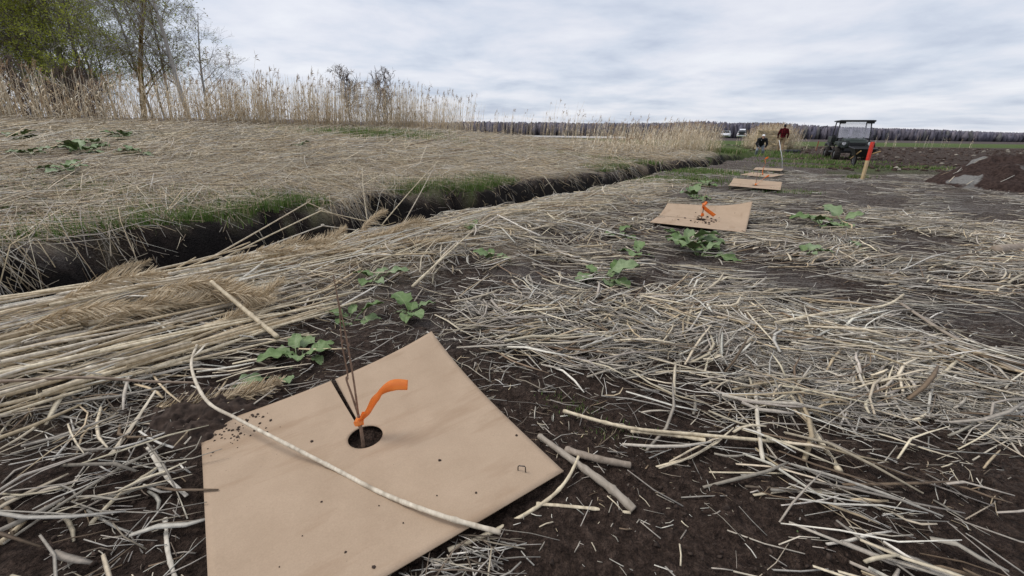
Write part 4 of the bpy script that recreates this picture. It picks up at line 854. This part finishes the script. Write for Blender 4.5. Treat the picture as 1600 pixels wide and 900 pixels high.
# ------------------------------------------------------------------ mesh kit for built objects
def bm_obj(name, bm, mat, parent=None, bevel=0, smooth=False, seg=2):
    bmesh.ops.recalc_face_normals(bm, faces=bm.faces[:]); me = bpy.data.meshes.new(name); bm.to_mesh(me); bm.free()
    if smooth: me.polygons.foreach_set('use_smooth', np.ones(len(me.polygons), bool))
    o = link(name, me, mat, parent)
    if bevel: b = o.modifiers.new('bevel', 'BEVEL'); b.width = bevel; b.segments = seg; b.limit_method = 'ANGLE'
    return o
def box(bm, c, s, rot=None, taper=None):
    g = bmesh.ops.create_cube(bm, size=1); mt = rot.to_4x4() if rot else Matrix()
    for v in g['verts']:
        p = Vector((v.co.x*s[0], v.co.y*s[1], v.co.z*s[2]))
        if taper and p.z > 0: p.x *= taper[0]; p.y *= taper[1]
        v.co = mt @ p+Vector(c)
    return bm
def bar(bm, a, b, r, n=10, r2=None):
    a, b = Vector(a), Vector(b); d = b-a; g = bmesh.ops.create_cone(bm, cap_ends=True, segments=n, radius1=r, radius2=r if r2 is None else r2, depth=d.length); q = d.to_track_quat('Z', 'Y')
    for v in g['verts']: v.co = q @ v.co+(a+b)/2
    return bm
def prism(bm, pts, x0, x1):
    """outline in (y,z), extruded along x"""
    a = [bm.verts.new((x0, y, z)) for y, z in pts]; b = [bm.verts.new((x1, y, z)) for y, z in pts]; n = len(pts)
    bm.faces.new(a[::-1]); bm.faces.new(b)
    for i in range(n): bm.faces.new((a[i], a[(i+1) % n], b[(i+1) % n], b[i]))
    return bm
B = bmesh.new
BLK = newmat('black_plastic', (.018, .018, .019), .5, .4)[0]; RUB = noisy('tyre_rubber', (.016, .015, .014), (.05, .042, .036), 25, .9, .3, .004); STEEL = newmat('grey_steel', (.35, .35, .36), .4, .5, .8)[0]
DGREEN = noisy('dark_green_paint', (.010, .017, .011), (.018, .027, .017), 6, .4, spec=.5); LAMPM = newmat('lamp_glass', (.75, .76, .78), .15, .6)[0]; WHITE = noisy('white_paint', (.74, .75, .77), (.82, .82, .83), 3, .35, spec=.5)
DGLASS = newmat('dark_glass', (.02, .022, .026), .08, .7)[0]; SEATM = newmat('seat_vinyl', (.06, .06, .065), .6, .3)[0]
def wheel(parent, c, r, w_, axis_x=True, name='wheel'):
    o = empty(name, c); o.parent = parent
    bm = B(); pr = [(r*.58, -w_*.5), (r*.86, -w_*.52), (r*.97, -w_*.40), (r, -w_*.2), (r, w_*.2), (r*.97, w_*.40), (r*.86, w_*.52), (r*.58, w_*.5)]; n = 28; rings = []
    for i in range(n):
        a = i*6.2832/n; k = 1.0 if i % 2 else .965; rings.append([bm.verts.new((y, math.cos(a)*q*(k if q > r*.9 else 1), math.sin(a)*q*(k if q > r*.9 else 1))) for q, y in pr])
    for i in range(n):
        for j in range(len(pr)-1): bm.faces.new((rings[i][j], rings[i][j+1], rings[(i+1) % n][j+1], rings[(i+1) % n][j]))
    bm_obj('tyre', bm, RUB, o)
    bm = B(); bar(bm, (-w_*.35, 0, 0), (w_*.35, 0, 0), r*.585, 20); bar(bm, (-w_*.46, 0, 0), (w_*.46, 0, 0), r*.2, 12); bm_obj('rim', bm, STEEL, o)
    return o
# ------------------------------------------------------------------ utility vehicle
def utv():
    p = hit(1325, 250); o = empty('utility_vehicle', (p[0]+.62, p[1]+1.05, T1(p[0], p[1])-.03), math.radians(156)); o.scale = (.93, .95, .94); tag(o, 'dark green utility vehicle with roof and clear windshield parked on the field', 'utility vehicle')
    for sx in (-1, 1):
        for y in (.92, -.95): wheel(o, (sx*.60, y, .30), .30, .24)
    bm = B(); box(bm, (0, 0, .42), (1.0, 2.4, .14)); box(bm, (0, -.1, .36), (1.30, .9, .08)); bm_obj('chassis', bm, BLK, o, .02)
    bm = B(); prism(bm, [(1.30, .48), (1.36, .62), (1.30, .84), (1.05, .95), (.48, 1.02), (.48, .5)], -.44, .44); bm_obj('hood', bm, DGREEN, o, .05, seg=3)
    for sx in (-1, 1):
        bm = B(); prism(bm, [(1.36, .60), (1.30, .80), (1.05, .86), (.62, .84), (.50, .66), (.62, .68), (.92, .72), (1.2, .66)], sx*.42, sx*.72); bm_obj('fender', bm, DGREEN if sx else BLK, o, .02)
        bm = B(); prism(bm, [(-.48, .62), (-.62, .76), (-.95, .80), (-1.28, .76), (-1.32, .62), (-.95, .68)], sx*.46, sx*.72); bm_obj('fender', bm, BLK, o, .02)
        hl = bm_obj('headlight', bar(B(), (sx*.50, 1.26, .77), (sx*.50, 1.365, .76), .075, 18), LAMPM, o, .01)
        bm = B(); box(bm, (sx*.22, .06, .70), (.40, .46, .14)); bm_obj('seat', bm, SEATM, o, .05)
        bm = B(); box(bm, (sx*.24, -.20, 1.06), (.40, .12, .66), Matrix.Rotation(.18, 3, 'X'), (.72, 1)); bm_obj('seat_back', bm, SEATM, o, .06, seg=3)
        bm = B(); bar(bm, (sx*.66, .50, .95), (sx*.62, .26, 1.74), .026); bar(bm, (sx*.66, .5, .95), (sx*.66, .46, .42), .026); bm_obj('front_post', bm, BLK, o)
        bm = B(); bar(bm, (sx*.66, -.42, .55), (sx*.62, -.46, 1.74), .026); bm_obj('rear_post', bm, BLK, o)
        bm = B(); bar(bm, (sx*.62, .26, 1.74), (sx*.62, -.46, 1.74), .026); bm_obj('roof_rail', bm, BLK, o)
        bm = B(); bar(bm, (sx*.76, .55, 1.05), (sx*.66, .50, 1.0), .012); box(bm, (sx*.80, .56, 1.08), (.10, .03, .13)); bm_obj('mirror', bm, BLK, o, .008)
    bm = B(); box(bm, (0, -.10, 1.795), (1.42, 1.16, .06), None, (.95, .95)); box(bm, (0, .46, 1.775), (1.44, .10, .085)); bm_obj('roof', bm, BLK, o, .025, seg=3)
    for sx in (-1, 1): bm_obj('roof_corner', box(B(), (sx*.56, .42, 1.70), (.26, .10, .08)), BLK, o, .02)
    bm = B(); box(bm, (0, .395, 1.37), (1.24, .006, .74), Matrix.Rotation(.29, 3, 'X'))
    gm, gt, gb = newmat('hazy_windshield', (.80, .79, .86), .25, .5); gb.inputs['Alpha'].default_value = .24; bm_obj('windshield', bm, gm, o)
    bm = B(); bar(bm, (-.62, .52, 1.0), (.62, .52, 1.0), .016)
    for x in (-.40, -.12, .18, .44): box(bm, (x, .53, 1.02), (.04, .03, .05))
    bm_obj('windshield_clip_rail', bm, BLK, o)
    bm = B()
    for z in (.66, .72, .78): bar(bm, (-.34, 1.365, z), (.34, 1.365, z), .012, 6)
    box(bm, (0, 1.335, .72), (.66, .04, .17)); bm_obj('grille', bm, BLK, o)
    bm = B(); P = [(-.66, 1.30, .58), (-.68, 1.42, .66), (-.60, 1.47, .84), (-.36, 1.50, .86), (-.30, 1.50, .60), (.30, 1.50, .60), (.36, 1.50, .86), (.60, 1.47, .84), (.68, 1.42, .66), (.66, 1.30, .58)]
    for a, b in zip(P[:-1], P[1:]): bar(bm, a, b, .024, 8)
    box(bm, (0, 1.46, .50), (.9, .08, .12)); bm_obj('bumper', bm, BLK, o)
    bm = B(); box(bm, (0, -.92, .80), (1.20, .96, .05)); box(bm, (0, -1.40, .95), (1.20, .04, .28)); box(bm, (0, -.45, .95), (1.20, .04, .28)); box(bm, (-.60, -.92, .95), (.04, .96, .28)); box(bm, (.60, -.92, .95), (.04, .96, .28)); bm_obj('cargo_box', bm, DGREEN, o, .012)
    bm = B(); bar(bm, (-.24, .30, 1.00), (-.24, .48, .90), .015, 8); g = bmesh.ops.create_cone(bm, cap_ends=False, segments=20, radius1=.17, radius2=.17, depth=.03)
    for v in g['verts']: v.co = Matrix.Rotation(-.9, 3, 'X') @ v.co+Vector((-.24, .30, 1.0))
    bm_obj('steering_wheel', bm, BLK, o)
utv()
def wheelbarrow():
    p = hit(1343, 261); o = empty('wheelbarrow', (p[0], p[1]+.1, T1(p[0], p[1])), math.radians(-22)); o.scale = (.9,)*3; tag(o, 'black wheelbarrow with wooden handles standing before the utility vehicle', 'wheelbarrow')
    bm = B(); t_ = [(-.34, -.42, .64), (.34, -.42, .64), (.30, .45, .70), (-.30, .45, .70)]; b_ = [(-.20, -.22, .36), (.20, -.22, .36), (.16, .22, .36), (-.16, .22, .36)]
    T_ = [bm.verts.new(v) for v in t_]; Bv = [bm.verts.new(v) for v in b_]; bm.faces.new(Bv)
    for i in range(4): bm.faces.new((T_[i], T_[(i+1) % 4], Bv[(i+1) % 4], Bv[i]))
    tr = bm_obj('tray', bm, BLK, o); m_ = tr.modifiers.new('s', 'SOLIDIFY'); m_.thickness = .012
    bm = B()
    for i in range(4): bar(bm, t_[i], t_[(i+1) % 4], .014, 8)
    bm_obj('rim', bm, BLK, tr)
    WD = noisy('handle_wood', (.45, .29, .13), (.58, .40, .20), 25, .7)
    for sx in (-1, 1):
        bm_obj('handle', bar(B(), (sx*.10, .62, .26), (sx*.28, -.85, .58), .02, 8), WD, o)
        bm = B(); bar(bm, (sx*.21, -.25, .36), (sx*.24, -.36, .0), .014, 8); bar(bm, (sx*.24, -.36, .012), (sx*.2, .0, .34), .012, 8); bm_obj('leg', bm, BLK, o)
        bm_obj('wheel_bracket', bar(B(), (sx*.09, .55, .21), (sx*.12, .2, .36), .012, 8), BLK, o)
    wheel(o, (0, .55, .20), .20, .09)
wheelbarrow()
# ------------------------------------------------------------------ stakes
def stake(u, v, L, wd, lean, label, red0, cols, name='stake'):
    p = hit(u, v); o = empty(name, (p[0], p[1], T1(p[0], p[1]))); o.rotation_euler = (lean[0], lean[1], .5); tag(o, label, 'stake')
    bm = B(); box(bm, (0, 0, (red0*L-.15)/2), (wd, wd*.6, red0*L+.15)); bm_obj('post', bm, cols[0], o, .003)
    bm = B(); box(bm, (0, 0, (L+red0*L)/2+.001), (wd+.003, wd*.6+.003, L*(1-red0)-.002)); bm_obj('painted_top', bm, cols[1], o, .003)
WOODY = noisy('pine_lath', (.52, .37, .19), (.66, .50, .29), 14, .75); REDP = noisy('red_paint', (.62, .035, .02), (.75, .07, .04), 18, .55)
stake(1347, 281, .86, .085, (0, -.03), 'leaning wooden stake with red painted top before the utility vehicle', .52, (WOODY, REDP))
stake(1275, 236, .72, .06, (0, .05), 'small rusty red far stake left of the utility vehicle', .45, (noisy('rust', (.20, .07, .04), (.30, .11, .06), 9, .8), noisy('rust2', (.26, .06, .04), (.34, .10, .06), 9, .8)))
p = hit(1223, 263); rd = poly_tube('marker_rod', [(0, 0, -.1), (-.09, 0, .30), (-.30, .02, .84)], [.010, .010, .010], newmat('white_rod', (.72, .72, .72), .5)[0]); rd.location = (p[0], p[1], p[2]); tag(rd, 'thin white leaning rod in front of the worker in plaid', 'rod')
p = hit(1236, 238); bm = B(); box(bm, (0, 0, .05), (1.0, .5, .10)); [box(bm, (x_, 0, .13), (.26, .4, .07), None, (.8, .8)) for x_ in (-.33, 0, .33)]
o = bm_obj('plant_tray', bm, BLK, None, .02); o.location = p; tag(o, 'low black tray on the grass beside the worker in plaid', 'tray')
def bale():
    bm = B(); box(bm, (0, 0, .72), (2.1, 1.1, 1.46)); bmesh.ops.subdivide_edges(bm, edges=bm.edges[:], cuts=9, use_grid_fill=True)
    for v in bm.verts: v.co += Vector((random.gauss(0, .022), random.gauss(0, .022), random.gauss(0, .018)))
    o = bm_obj('straw_bale', bm, noisy('bale_straw', (.42, .31, .18), (.66, .52, .33), 9, .95, .8, .03)); x, y = at_px(1200, 34.3); o.location = (x, y, T1(x, y)); o.rotation_euler = (0, 0, -.5); tag(o, 'block shaped tan reed bale before the golden reed clump', 'bale')
    k = 500; f = rs.rand(k, 2); sx = (f[:, 0]-.5)*2.1; top = rs.rand(k) < .35; yy_ = np.where(top, (f[:, 1]-.5)*1.1, -.56); zz_ = np.where(top, 1.46, f[:, 1]*1.44); L = rs.uniform(.15, .5, k); a = rs.normal(0, .35, k); d = np.stack([np.cos(a), np.zeros(k), np.sin(a)*np.where(top, .1, 1)], -1); c_ = np.stack([sx, yy_, zz_], -1)
    P = c_[:, None]+d[:, None]*L[:, None, None]*np.array([-.5, 0, .5])[None, :, None]; P[:, :, 0] = P[:, :, 0].clip(-1.1, 1.1); ch = link('loose_straw', rawmesh('loose_straw', *tubes(P, np.full((k, 3), .008), 3, pal(k, (.4, .4, .1, .1, .1, .1)))), MATS['straw'], o); ch['kind'] = 'stuff'
bale()
# ------------------------------------------------------------------ people
def ell(bm, c, r, rot=None, n=14):
    g = bmesh.ops.create_uvsphere(bm, u_segments=n, v_segments=10, radius=1)
    for v in g['verts']:
        q = Vector((v.co.x*r[0], v.co.y*r[1], v.co.z*r[2])); v.co = (rot @ q if rot else q)+Vector(c)
def limb(bm, pts, rad):
    for (a, ra), (b, rb) in zip(list(zip(pts, rad))[:-1], list(zip(pts, rad))[1:]): bar(bm, a, b, ra, 12, rb)
    for p_, r_ in zip(pts, rad): ell(bm, p_, (r_, r_, r_), None, 12)
def fuse(name, bm, mat, parent, vox=.014):
    o = bm_obj(name, bm, mat, parent); m_ = o.modifiers.new('fuse', 'REMESH'); m_.mode = 'VOXEL'; m_.voxel_size = vox; m_.use_smooth_shade = True
    s_ = o.modifiers.new('soft', 'SMOOTH'); s_.iterations = 3; return o
def hand(bm, w_, d, side):
    w_, d = Vector(w_), Vector(d).normalized(); s_ = d.orthogonal().normalized() if abs(d.z) < .9 else Vector((0, 1, 0)); pm = w_+d*.05; q = d.cross(s_)
    ell(bm, pm, (.022, .042, .05), None, 10)
    for i, l in enumerate((.062, .075, .08, .07)):
        b0 = w_+d*.085+s_*(-.03+.02*i); b1 = b0+d*l*.55+q*.008*side; limb(bm, [b0, b1, b1+d*l*.4+q*.018*side], [.0105, .0095, .0085])
    t0 = w_+d*.03+s_*.035; limb(bm, [t0, t0+d*.03+s_*.02, t0+d*.06+s_*.022], [.012, .011, .009])
SKIN = noisy('skin', (.42, .24, .17), (.50, .30, .21), 30, .6)
def head(bm, c, fwd):
    f = Vector(fwd).normalized(); ell(bm, c, (.078, .098, .118)); ell(bm, Vector(c)+f*.092+Vector((0, 0, -.012)), (.014, .02, .026)); ell(bm, Vector(c)+f*.06+Vector((0, 0, -.085)), (.05, .045, .035))
    sd = f.cross(Vector((0, 0, 1)))
    for k in (-1, 1): ell(bm, Vector(c)+sd*.08*k, (.014, .022, .032)); ell(bm, Vector(c)+f*.085+sd*.032*k+Vector((0, 0, .012)), (.013, .012, .009))
def plaid():
    m, t, b = newmat('red_plaid', rough=.9, spec=.1); tcn = N(t, 'ShaderNodeTexCoord'); sx = N(t, 'ShaderNodeSeparateXYZ'); t.links.new(tcn.outputs['Object'], sx.inputs[0])
    def stripe(o_, sc, th): return M(t, 'GREATER_THAN', M(t, 'FRACT', M(t, 'MULTIPLY', o_, sc)), th)
    h = stripe(M(t, 'ADD', sx.outputs[0], sx.outputs[1]), 9, .5); v = stripe(sx.outputs[2], 9, .5); c = mix(t, M(t, 'MULTIPLY', M(t, 'ADD', h, v), .5), (.115, .008, .012), (.006, .004, .005)); t.links.new(c, b.inputs['Base Color']); return m
def man_plaid():
    p = hit(1218, 237); o = empty('person', (p[0], p[1], T1(p[0], p[1])), math.radians(-30)); tag(o, 'person in red plaid shirt, khaki trousers and dark cap walking away', 'person')
    hipL, hipR = (-.10, 0, .92), (.10, 0, .92); kL, kR = (-.11, .10, .50), (.11, -.02, .49); aL, aR = (-.11, .10, .09), (.11, -.20, .10)
    sL, sR = (-.20, .02, 1.44), (.20, .02, 1.44); eL, eR = (-.29, -.02, 1.16), (.29, -.02, 1.16); wL, wR = (-.28, .07, .92), (.28, .08, .92)
    bm = B(); head(bm, (0, .07, 1.66), (0, 1, -.3)); limb(bm, [(0, .02, 1.45), (0, .045, 1.58)], [.06, .055]); ell(bm, (0, 0, 1.25), (.165, .105, .25)); ell(bm, (0, 0, .98), (.155, .105, .13))
    for h_, k_, a_ in ((hipL, kL, aL), (hipR, kR, aR)): limb(bm, [h_, k_, a_], [.082, .055, .038]); limb(bm, [a_, (a_[0], a_[1]+.14, a_[2]-.05)], [.038, .03])
    for s_, e_, w_, sd_ in ((sL, eL, wL, -1), (sR, eR, wR, 1)): limb(bm, [s_, e_, w_], [.05, .04, .028]); hand(bm, w_, Vector(w_)-Vector(e_), sd_)
    fuse('body', bm, SKIN, o, .011)
    bm = B(); ell(bm, (0, 0, 1.22), (.20, .135, .30)); ell(bm, (0, 0, .96), (.185, .135, .13)); limb(bm, [(-.17, .01, 1.45), (.17, .01, 1.45)], [.085, .085]); limb(bm, [(0, .02, 1.47), (0, .035, 1.53)], [.08, .07])
    for s_, e_, w_ in ((sL, eL, wL), (sR, eR, wR)): limb(bm, [s_, e_, w_], [.075, .062, .048])
    fuse('shirt', bm, plaid(), o)
    bm = B(); ell(bm, (0, 0, .90), (.175, .128, .12))
    for h_, k_, a_ in ((hipL, kL, aL), (hipR, kR, aR)): limb(bm, [h_, k_, a_], [.105, .078, .068])
    fuse('trousers', bm, noisy('khaki', (.20, .135, .075), (.29, .20, .12), 14, .9), o)
    for a_ in (aL, aR): bm = B(); limb(bm, [(a_[0], a_[1]-.03, a_[2]-.04), (a_[0], a_[1]+.10, a_[2]-.05), (a_[0], a_[1]+.17, a_[2]-.055)], [.052, .05, .038]); fuse('boot', bm, newmat('boot', (.05, .035, .025), .8)[0], o)
    bm = B(); ell(bm, (0, .055, 1.715), (.088, .108, .075)); box(bm, (0, .17, 1.70), (.13, .12, .015)); fuse('cap', bm, newmat('dark_cap', (.02, .022, .03), .9)[0], o, .01)
    bm = B(); ell(bm, (0, .045, 1.655), (.082, .09, .075)); fuse('hair', bm, newmat('dark_hair', (.03, .02, .015), .8)[0], o, .01)
man_plaid()
def man_black():
    p = hit(1190, 242); x, y = XY(3.98, 32.0); x, y = float(x), float(y); o = empty('person', (x, y, T1(x, y)), math.radians(158)); tag(o, 'person in black jacket and white cap bending in the ditch', 'person')
    hp = (0, -.12, .78); sh = (0, .22, 1.14); kL, kR = (-.17, .16, .46), (.17, .12, .46); aL, aR = (-.17, -.06, .09), (.18, -.10, .09); sL, sR = (-.20, .22, 1.12), (.20, .22, 1.12); eL, eR = (-.30, .24, .86), (.30, .26, .86); wL, wR = (-.22, .38, .66), (.20, .40, .68)
    bm = B(); head(bm, (0, .36, 1.30), (0, 1, -.35)); limb(bm, [sh, (0, .31, 1.22)], [.06, .055]); limb(bm, [hp, (0, .05, .96), sh], [.14, .13, .13])
    for h_, k_, a_ in (((-.1, -.12, .78), kL, aL), ((.1, -.12, .78), kR, aR)): limb(bm, [h_, k_, a_], [.082, .055, .038]); limb(bm, [a_, (a_[0], a_[1]+.14, a_[2]-.05)], [.038, .03])
    for s_, e_, w_, sd_ in ((sL, eL, wL, -1), (sR, eR, wR, 1)): limb(bm, [s_, e_, w_], [.05, .04, .028]); hand(bm, w_, Vector(w_)-Vector(e_), sd_)
    fuse('body', bm, SKIN, o, .011)
    bm = B(); limb(bm, [(0, -.10, .82), (0, .06, .98), (0, .20, 1.12)], [.175, .175, .16]); limb(bm, [sL, sR], [.095, .095])
    for s_, e_, w_ in ((sL, eL, wL), (sR, eR, wR)): limb(bm, [s_, e_, w_], [.085, .07, .05])
    fuse('jacket', bm, noisy('black_fleece', (.008, .008, .009), (.02, .02, .022), 20, .9), o)
    bm = B(); ell(bm, (.07, .37, 1.08), (.03, .006, .02)); fuse('jacket_badge', bm, newmat('badge', (.5, .5, .5), .8)[0], o, .006)
    bm = B(); ell(bm, (0, -.12, .78), (.19, .16, .14))
    for h_, k_, a_ in (((-.1, -.12, .78), kL, aL), ((.1, -.12, .78), kR, aR)): limb(bm, [h_, k_, a_], [.11, .082, .068])
    fuse('trousers', bm, noisy('grey_denim', (.17, .19, .21), (.27, .29, .31), 18, .9), o)
    for a_ in (aL, aR): bm = B(); limb(bm, [(a_[0], a_[1]-.03, a_[2]-.04), (a_[0], a_[1]+.17, a_[2]-.055)], [.052, .038]); fuse('boot', bm, newmat('boot', (.03, .028, .025), .8)[0], o)
    bm = B(); ell(bm, (0, .345, 1.36), (.090, .108, .075)); box(bm, (0, .46, 1.345), (.13, .12, .014), Matrix.Rotation(-.3, 3, 'X')); fuse('cap', bm, newmat('white_cap', (.75, .74, .73), .8)[0], o, .01)
man_black()
# ------------------------------------------------------------------ white cars on the far road
def car(u, yy, rz, label, hatch):
    x = (u-800)/647*(yy*.938+.31); o = empty('parked_car', (x, yy, .835), rz); tag(o, label, 'car')
    bm = B(); prism(bm, [(2.15, .35), (2.2, .62), (2.05, .80), (1.1, .95), (-1.95, 1.0), (-2.15, .9), (-2.2, .4), (-1.9, .28), (1.9, .26)], -.86, .86); bm_obj('body', bm, WHITE, o, .08, seg=3)
    bm = B(); pts = [(.95, .94), (.30, 1.42), (-1.2, 1.48), (-1.95, .98)]; a = [bm.verts.new((-.80 if z < 1.2 else -.62, y, z)) for y, z in pts]; b = [bm.verts.new((.80 if z < 1.2 else .62, y, z)) for y, z in pts]
    bm.faces.new(a); bm.faces.new(b[::-1])
    for i in range(4): bm.faces.new((a[i], a[(i+1) % 4], b[(i+1) % 4], b[i]))
    cb = bm_obj('cabin', bm, DGLASS, o); bm = B(); box(bm, (0, -.45, 1.475), (1.22, 1.55, .05)); bm_obj('roof', bm, WHITE, o, .02)
    for sx in (-1, 1):
        for y in (.33, -.45, -1.25): bm = B(); bar(bm, (sx*.80, y+.30, .96), (sx*.63, y, 1.46), .04, 6); bm_obj('pillar', bm, WHITE, o)
        for y in (1.38, -1.35): wheel(o, (sx*.76, y, .32), .32, .2)
        bm_obj('headlight', box(B(), (sx*.62, 2.14, .68), (.34, .10, .13)), LAMPM, o, .02); bm_obj('tail_light', box(B(), (sx*.68, -2.17, .80), (.22, .06, .16)), newmat('tail_lamp', (.35, .02, .02), .3)[0], o, .02)
    bm_obj('bumper', box(B(), (0, 2.17, .42), (1.5, .1, .16)), BLK, o, .03)
    if hatch:
        bm = B(); box(bm, (0, -1.75, 1.74), (1.15, .95, .06), Matrix.Rotation(.25, 3, 'X')); bm_obj('tailgate', bm, WHITE, o, .02); bm = B(); box(bm, (0, -2.17, .95), (1.1, .06, .62)); bm_obj('boot_opening', bm, BLK, o)
car(1129, 96.5, math.radians(150), 'white hatchback parked on the far road, left of two', False)
car(1153, 97.2, math.radians(-25), 'white car with raised tailgate on the far road, right of two', True)
# ------------------------------------------------------------------ soil pile at the right edge
def soil_pile():
    c = (10.7, 8.9); n = 120; g = np.linspace(-1, 1, n); X, Y = np.meshgrid(g, g, indexing='ij'); px = c[0]+X*1.9; py = c[1]+Y*1.3; d = np.hypot(X, Y)
    Z = .66*np.clip(1-d**1.5, 0, 1)*(.55+.9*fbm(px*1.3, py*1.3, 95, 4))+.34*np.maximum(fbm(px*3.2, py*3.2, 96, 4)-.42, 0)*np.clip(3-3*d, 0, 1)+.09*(fbm(px*9, py*9, 97, 3)-.5)*(d < .97)
    V = np.stack([px, py, terr(px, py)+Z-.03*(d > .93)], -1).reshape(-1, 3); i = np.arange(n-1)[:, None]; j = np.arange(n-1)[None]; q = np.stack([i*n+j, (i+1)*n+j, (i+1)*n+j+1, i*n+j+1], -1).reshape(-1, 4); q = q[d.reshape(-1)[q].mean(1) < 1]
    m, t, b = newmat('pile_soil', rough=.95, spec=.1); gg = N(t, 'ShaderNodeNewGeometry'); f = noise(t, 22, 5, .65, gg.outputs['Position']); f2 = noise(t, 1.6, 3, .5, gg.outputs['Position'])
    cc = mix(t, ramp(t, f2, [(.60, (0, 0, 0)), (.64, (1, 1, 1))]), ramp(t, f, [(.3, (.02, .013, .011)), (.7, (.075, .05, .042))]), ramp(t, f, [(.3, (.14, .135, .125)), (.7, (.24, .23, .215))])); t.links.new(cc, b.inputs['Base Color']); bump(t, b, f, .8, .03)
    o = link('soil_pile', rawmesh('soil_pile', V, [q], smooth=False), m); tag(o, 'dark soil pile with a grey clay patch at the right picture edge', 'soil pile')
    k = 45; a = rs.uniform(0, 6.28, k); r_ = np.sqrt(rs.rand(k))*.95; sx, sy = c[0]+np.cos(a)*r_*1.9, c[1]+np.sin(a)*r_*1.3; L = rs.uniform(.10, .35, k); th = rs.normal(.5, .5, k); f = np.array([-.5, 0, .5])
    XX = sx[:, None]+f*L[:, None]*np.cos(th)[:, None]; YY = sy[:, None]+f*L[:, None]*np.sin(th)[:, None]; DD = np.hypot((XX-c[0])/1.9, (YY-c[1])/1.3)
    ZZ = terr(XX, YY)+.66*np.clip(1-DD**1.5, 0, 1)*(.55+.9*fbm(XX*1.3, YY*1.3, 95, 4))+.04
    Vv, Pl, C = tubes(np.stack([XX, YY, ZZ], -1), rs.uniform(.003, .007, k)[:, None]*np.ones((1, 3)), 4, pal(k, (.3, .25, .2, .15, .1, .1)), np.full(k, .4)); s_ = link('pile_straw', rawmesh('pile_straw', Vv, Pl, C), MATS['straw'], o); s_['kind'] = 'stuff'
soil_pile()

# loose soil clods on the bare foreground soil
def clods():
    n = 2600; r_ = np.sqrt(rs.uniform(.35, 2.3**2, n*3)); a = rs.uniform(-1, 1, n*3); x, y = r_*np.sin(a), r_*np.cos(a); ss, tt = ST(x, y)
    d = np.maximum(1-sst(.9, 1.5, y), .30)*sst(.40, .62, fbm(x*4, y*4, 98, 3)); k = in_view(x, y) & off_mats(x, y) & (ss < 3.2) & (rs.rand(n*3) < d+.06); x, y = x[k][:n], y[k][:n]; n = len(x)
    bm = bmesh.new(); bmesh.ops.create_icosphere(bm, subdivisions=1, radius=1); bv = np.array([v.co[:] for v in bm.verts]); bf = np.array([[v.index for v in f.verts] for f in bm.faces]); bm.free()
    R = .002+.006*rs.rand(n)**3; V = bv[None]*np.array([1, 1, .7])*(1+.42*rs.normal(0, 1, (n, len(bv), 1)).clip(-1.5, 1.5))*R[:, None, None]*rs.uniform(.7, 1.3, (n, 1, 3)); V = V+np.stack([x, y, terr(x, y)+R*.3], -1)[:, None]
    F = bf[None]+(np.arange(n)*len(bv))[:, None, None]
    tag(link('soil_clods', rawmesh('soil_clods', V.reshape(-1, 3), [F.reshape(-1, 3)]), MATS['soil']), 'loose dark soil clods strewn over the bare foreground soil', 'soil', kind='stuff')
clods()

def plough_clods():
    n = 6500; y = 13.5+38*rs.rand(n)**1.7; x = rs.uniform(8, 75, n); k = (x > 9.5+(y-12)*.38) & (x < 1.35*(y*.94+.3)+2) & (y-.1*x > 12.2); x, y = x[k], y[k]; n = len(x)
    bm = bmesh.new(); bmesh.ops.create_icosphere(bm, subdivisions=1, radius=1); bv = np.array([v.co[:] for v in bm.verts]); bf = np.array([[v.index for v in f.verts] for f in bm.faces]); bm.free()
    R = (.02+.07*rs.rand(n)**2.5)*(.7+y*.018); V = bv[None]*np.array([1.3, 1, .65])*(1+.3*rs.normal(0, 1, (n, len(bv), 1)).clip(-1.5, 1.5))*R[:, None, None]; V = V+np.stack([x, y, terr(x, y)+R*.15], -1)[:, None]
    F = bf[None]+(np.arange(n)*len(bv))[:, None, None]; g = rs.rand(n, 1); c = np.array([[.045, .029, .022]])*(1-g)+np.array([[.12, .085, .068]])*g
    pale = rs.rand(n) < .06; c[pale] = (.36, .32, .26)
    tag(link('ploughed_clods', rawmesh('ploughed_clods', V.reshape(-1, 3), [F.reshape(-1, 3)], np.repeat(c, len(bv), 0)), MATS['bark']), 'rough brown clods over the ploughed field at right', 'soil', kind='stuff')
plough_clods()
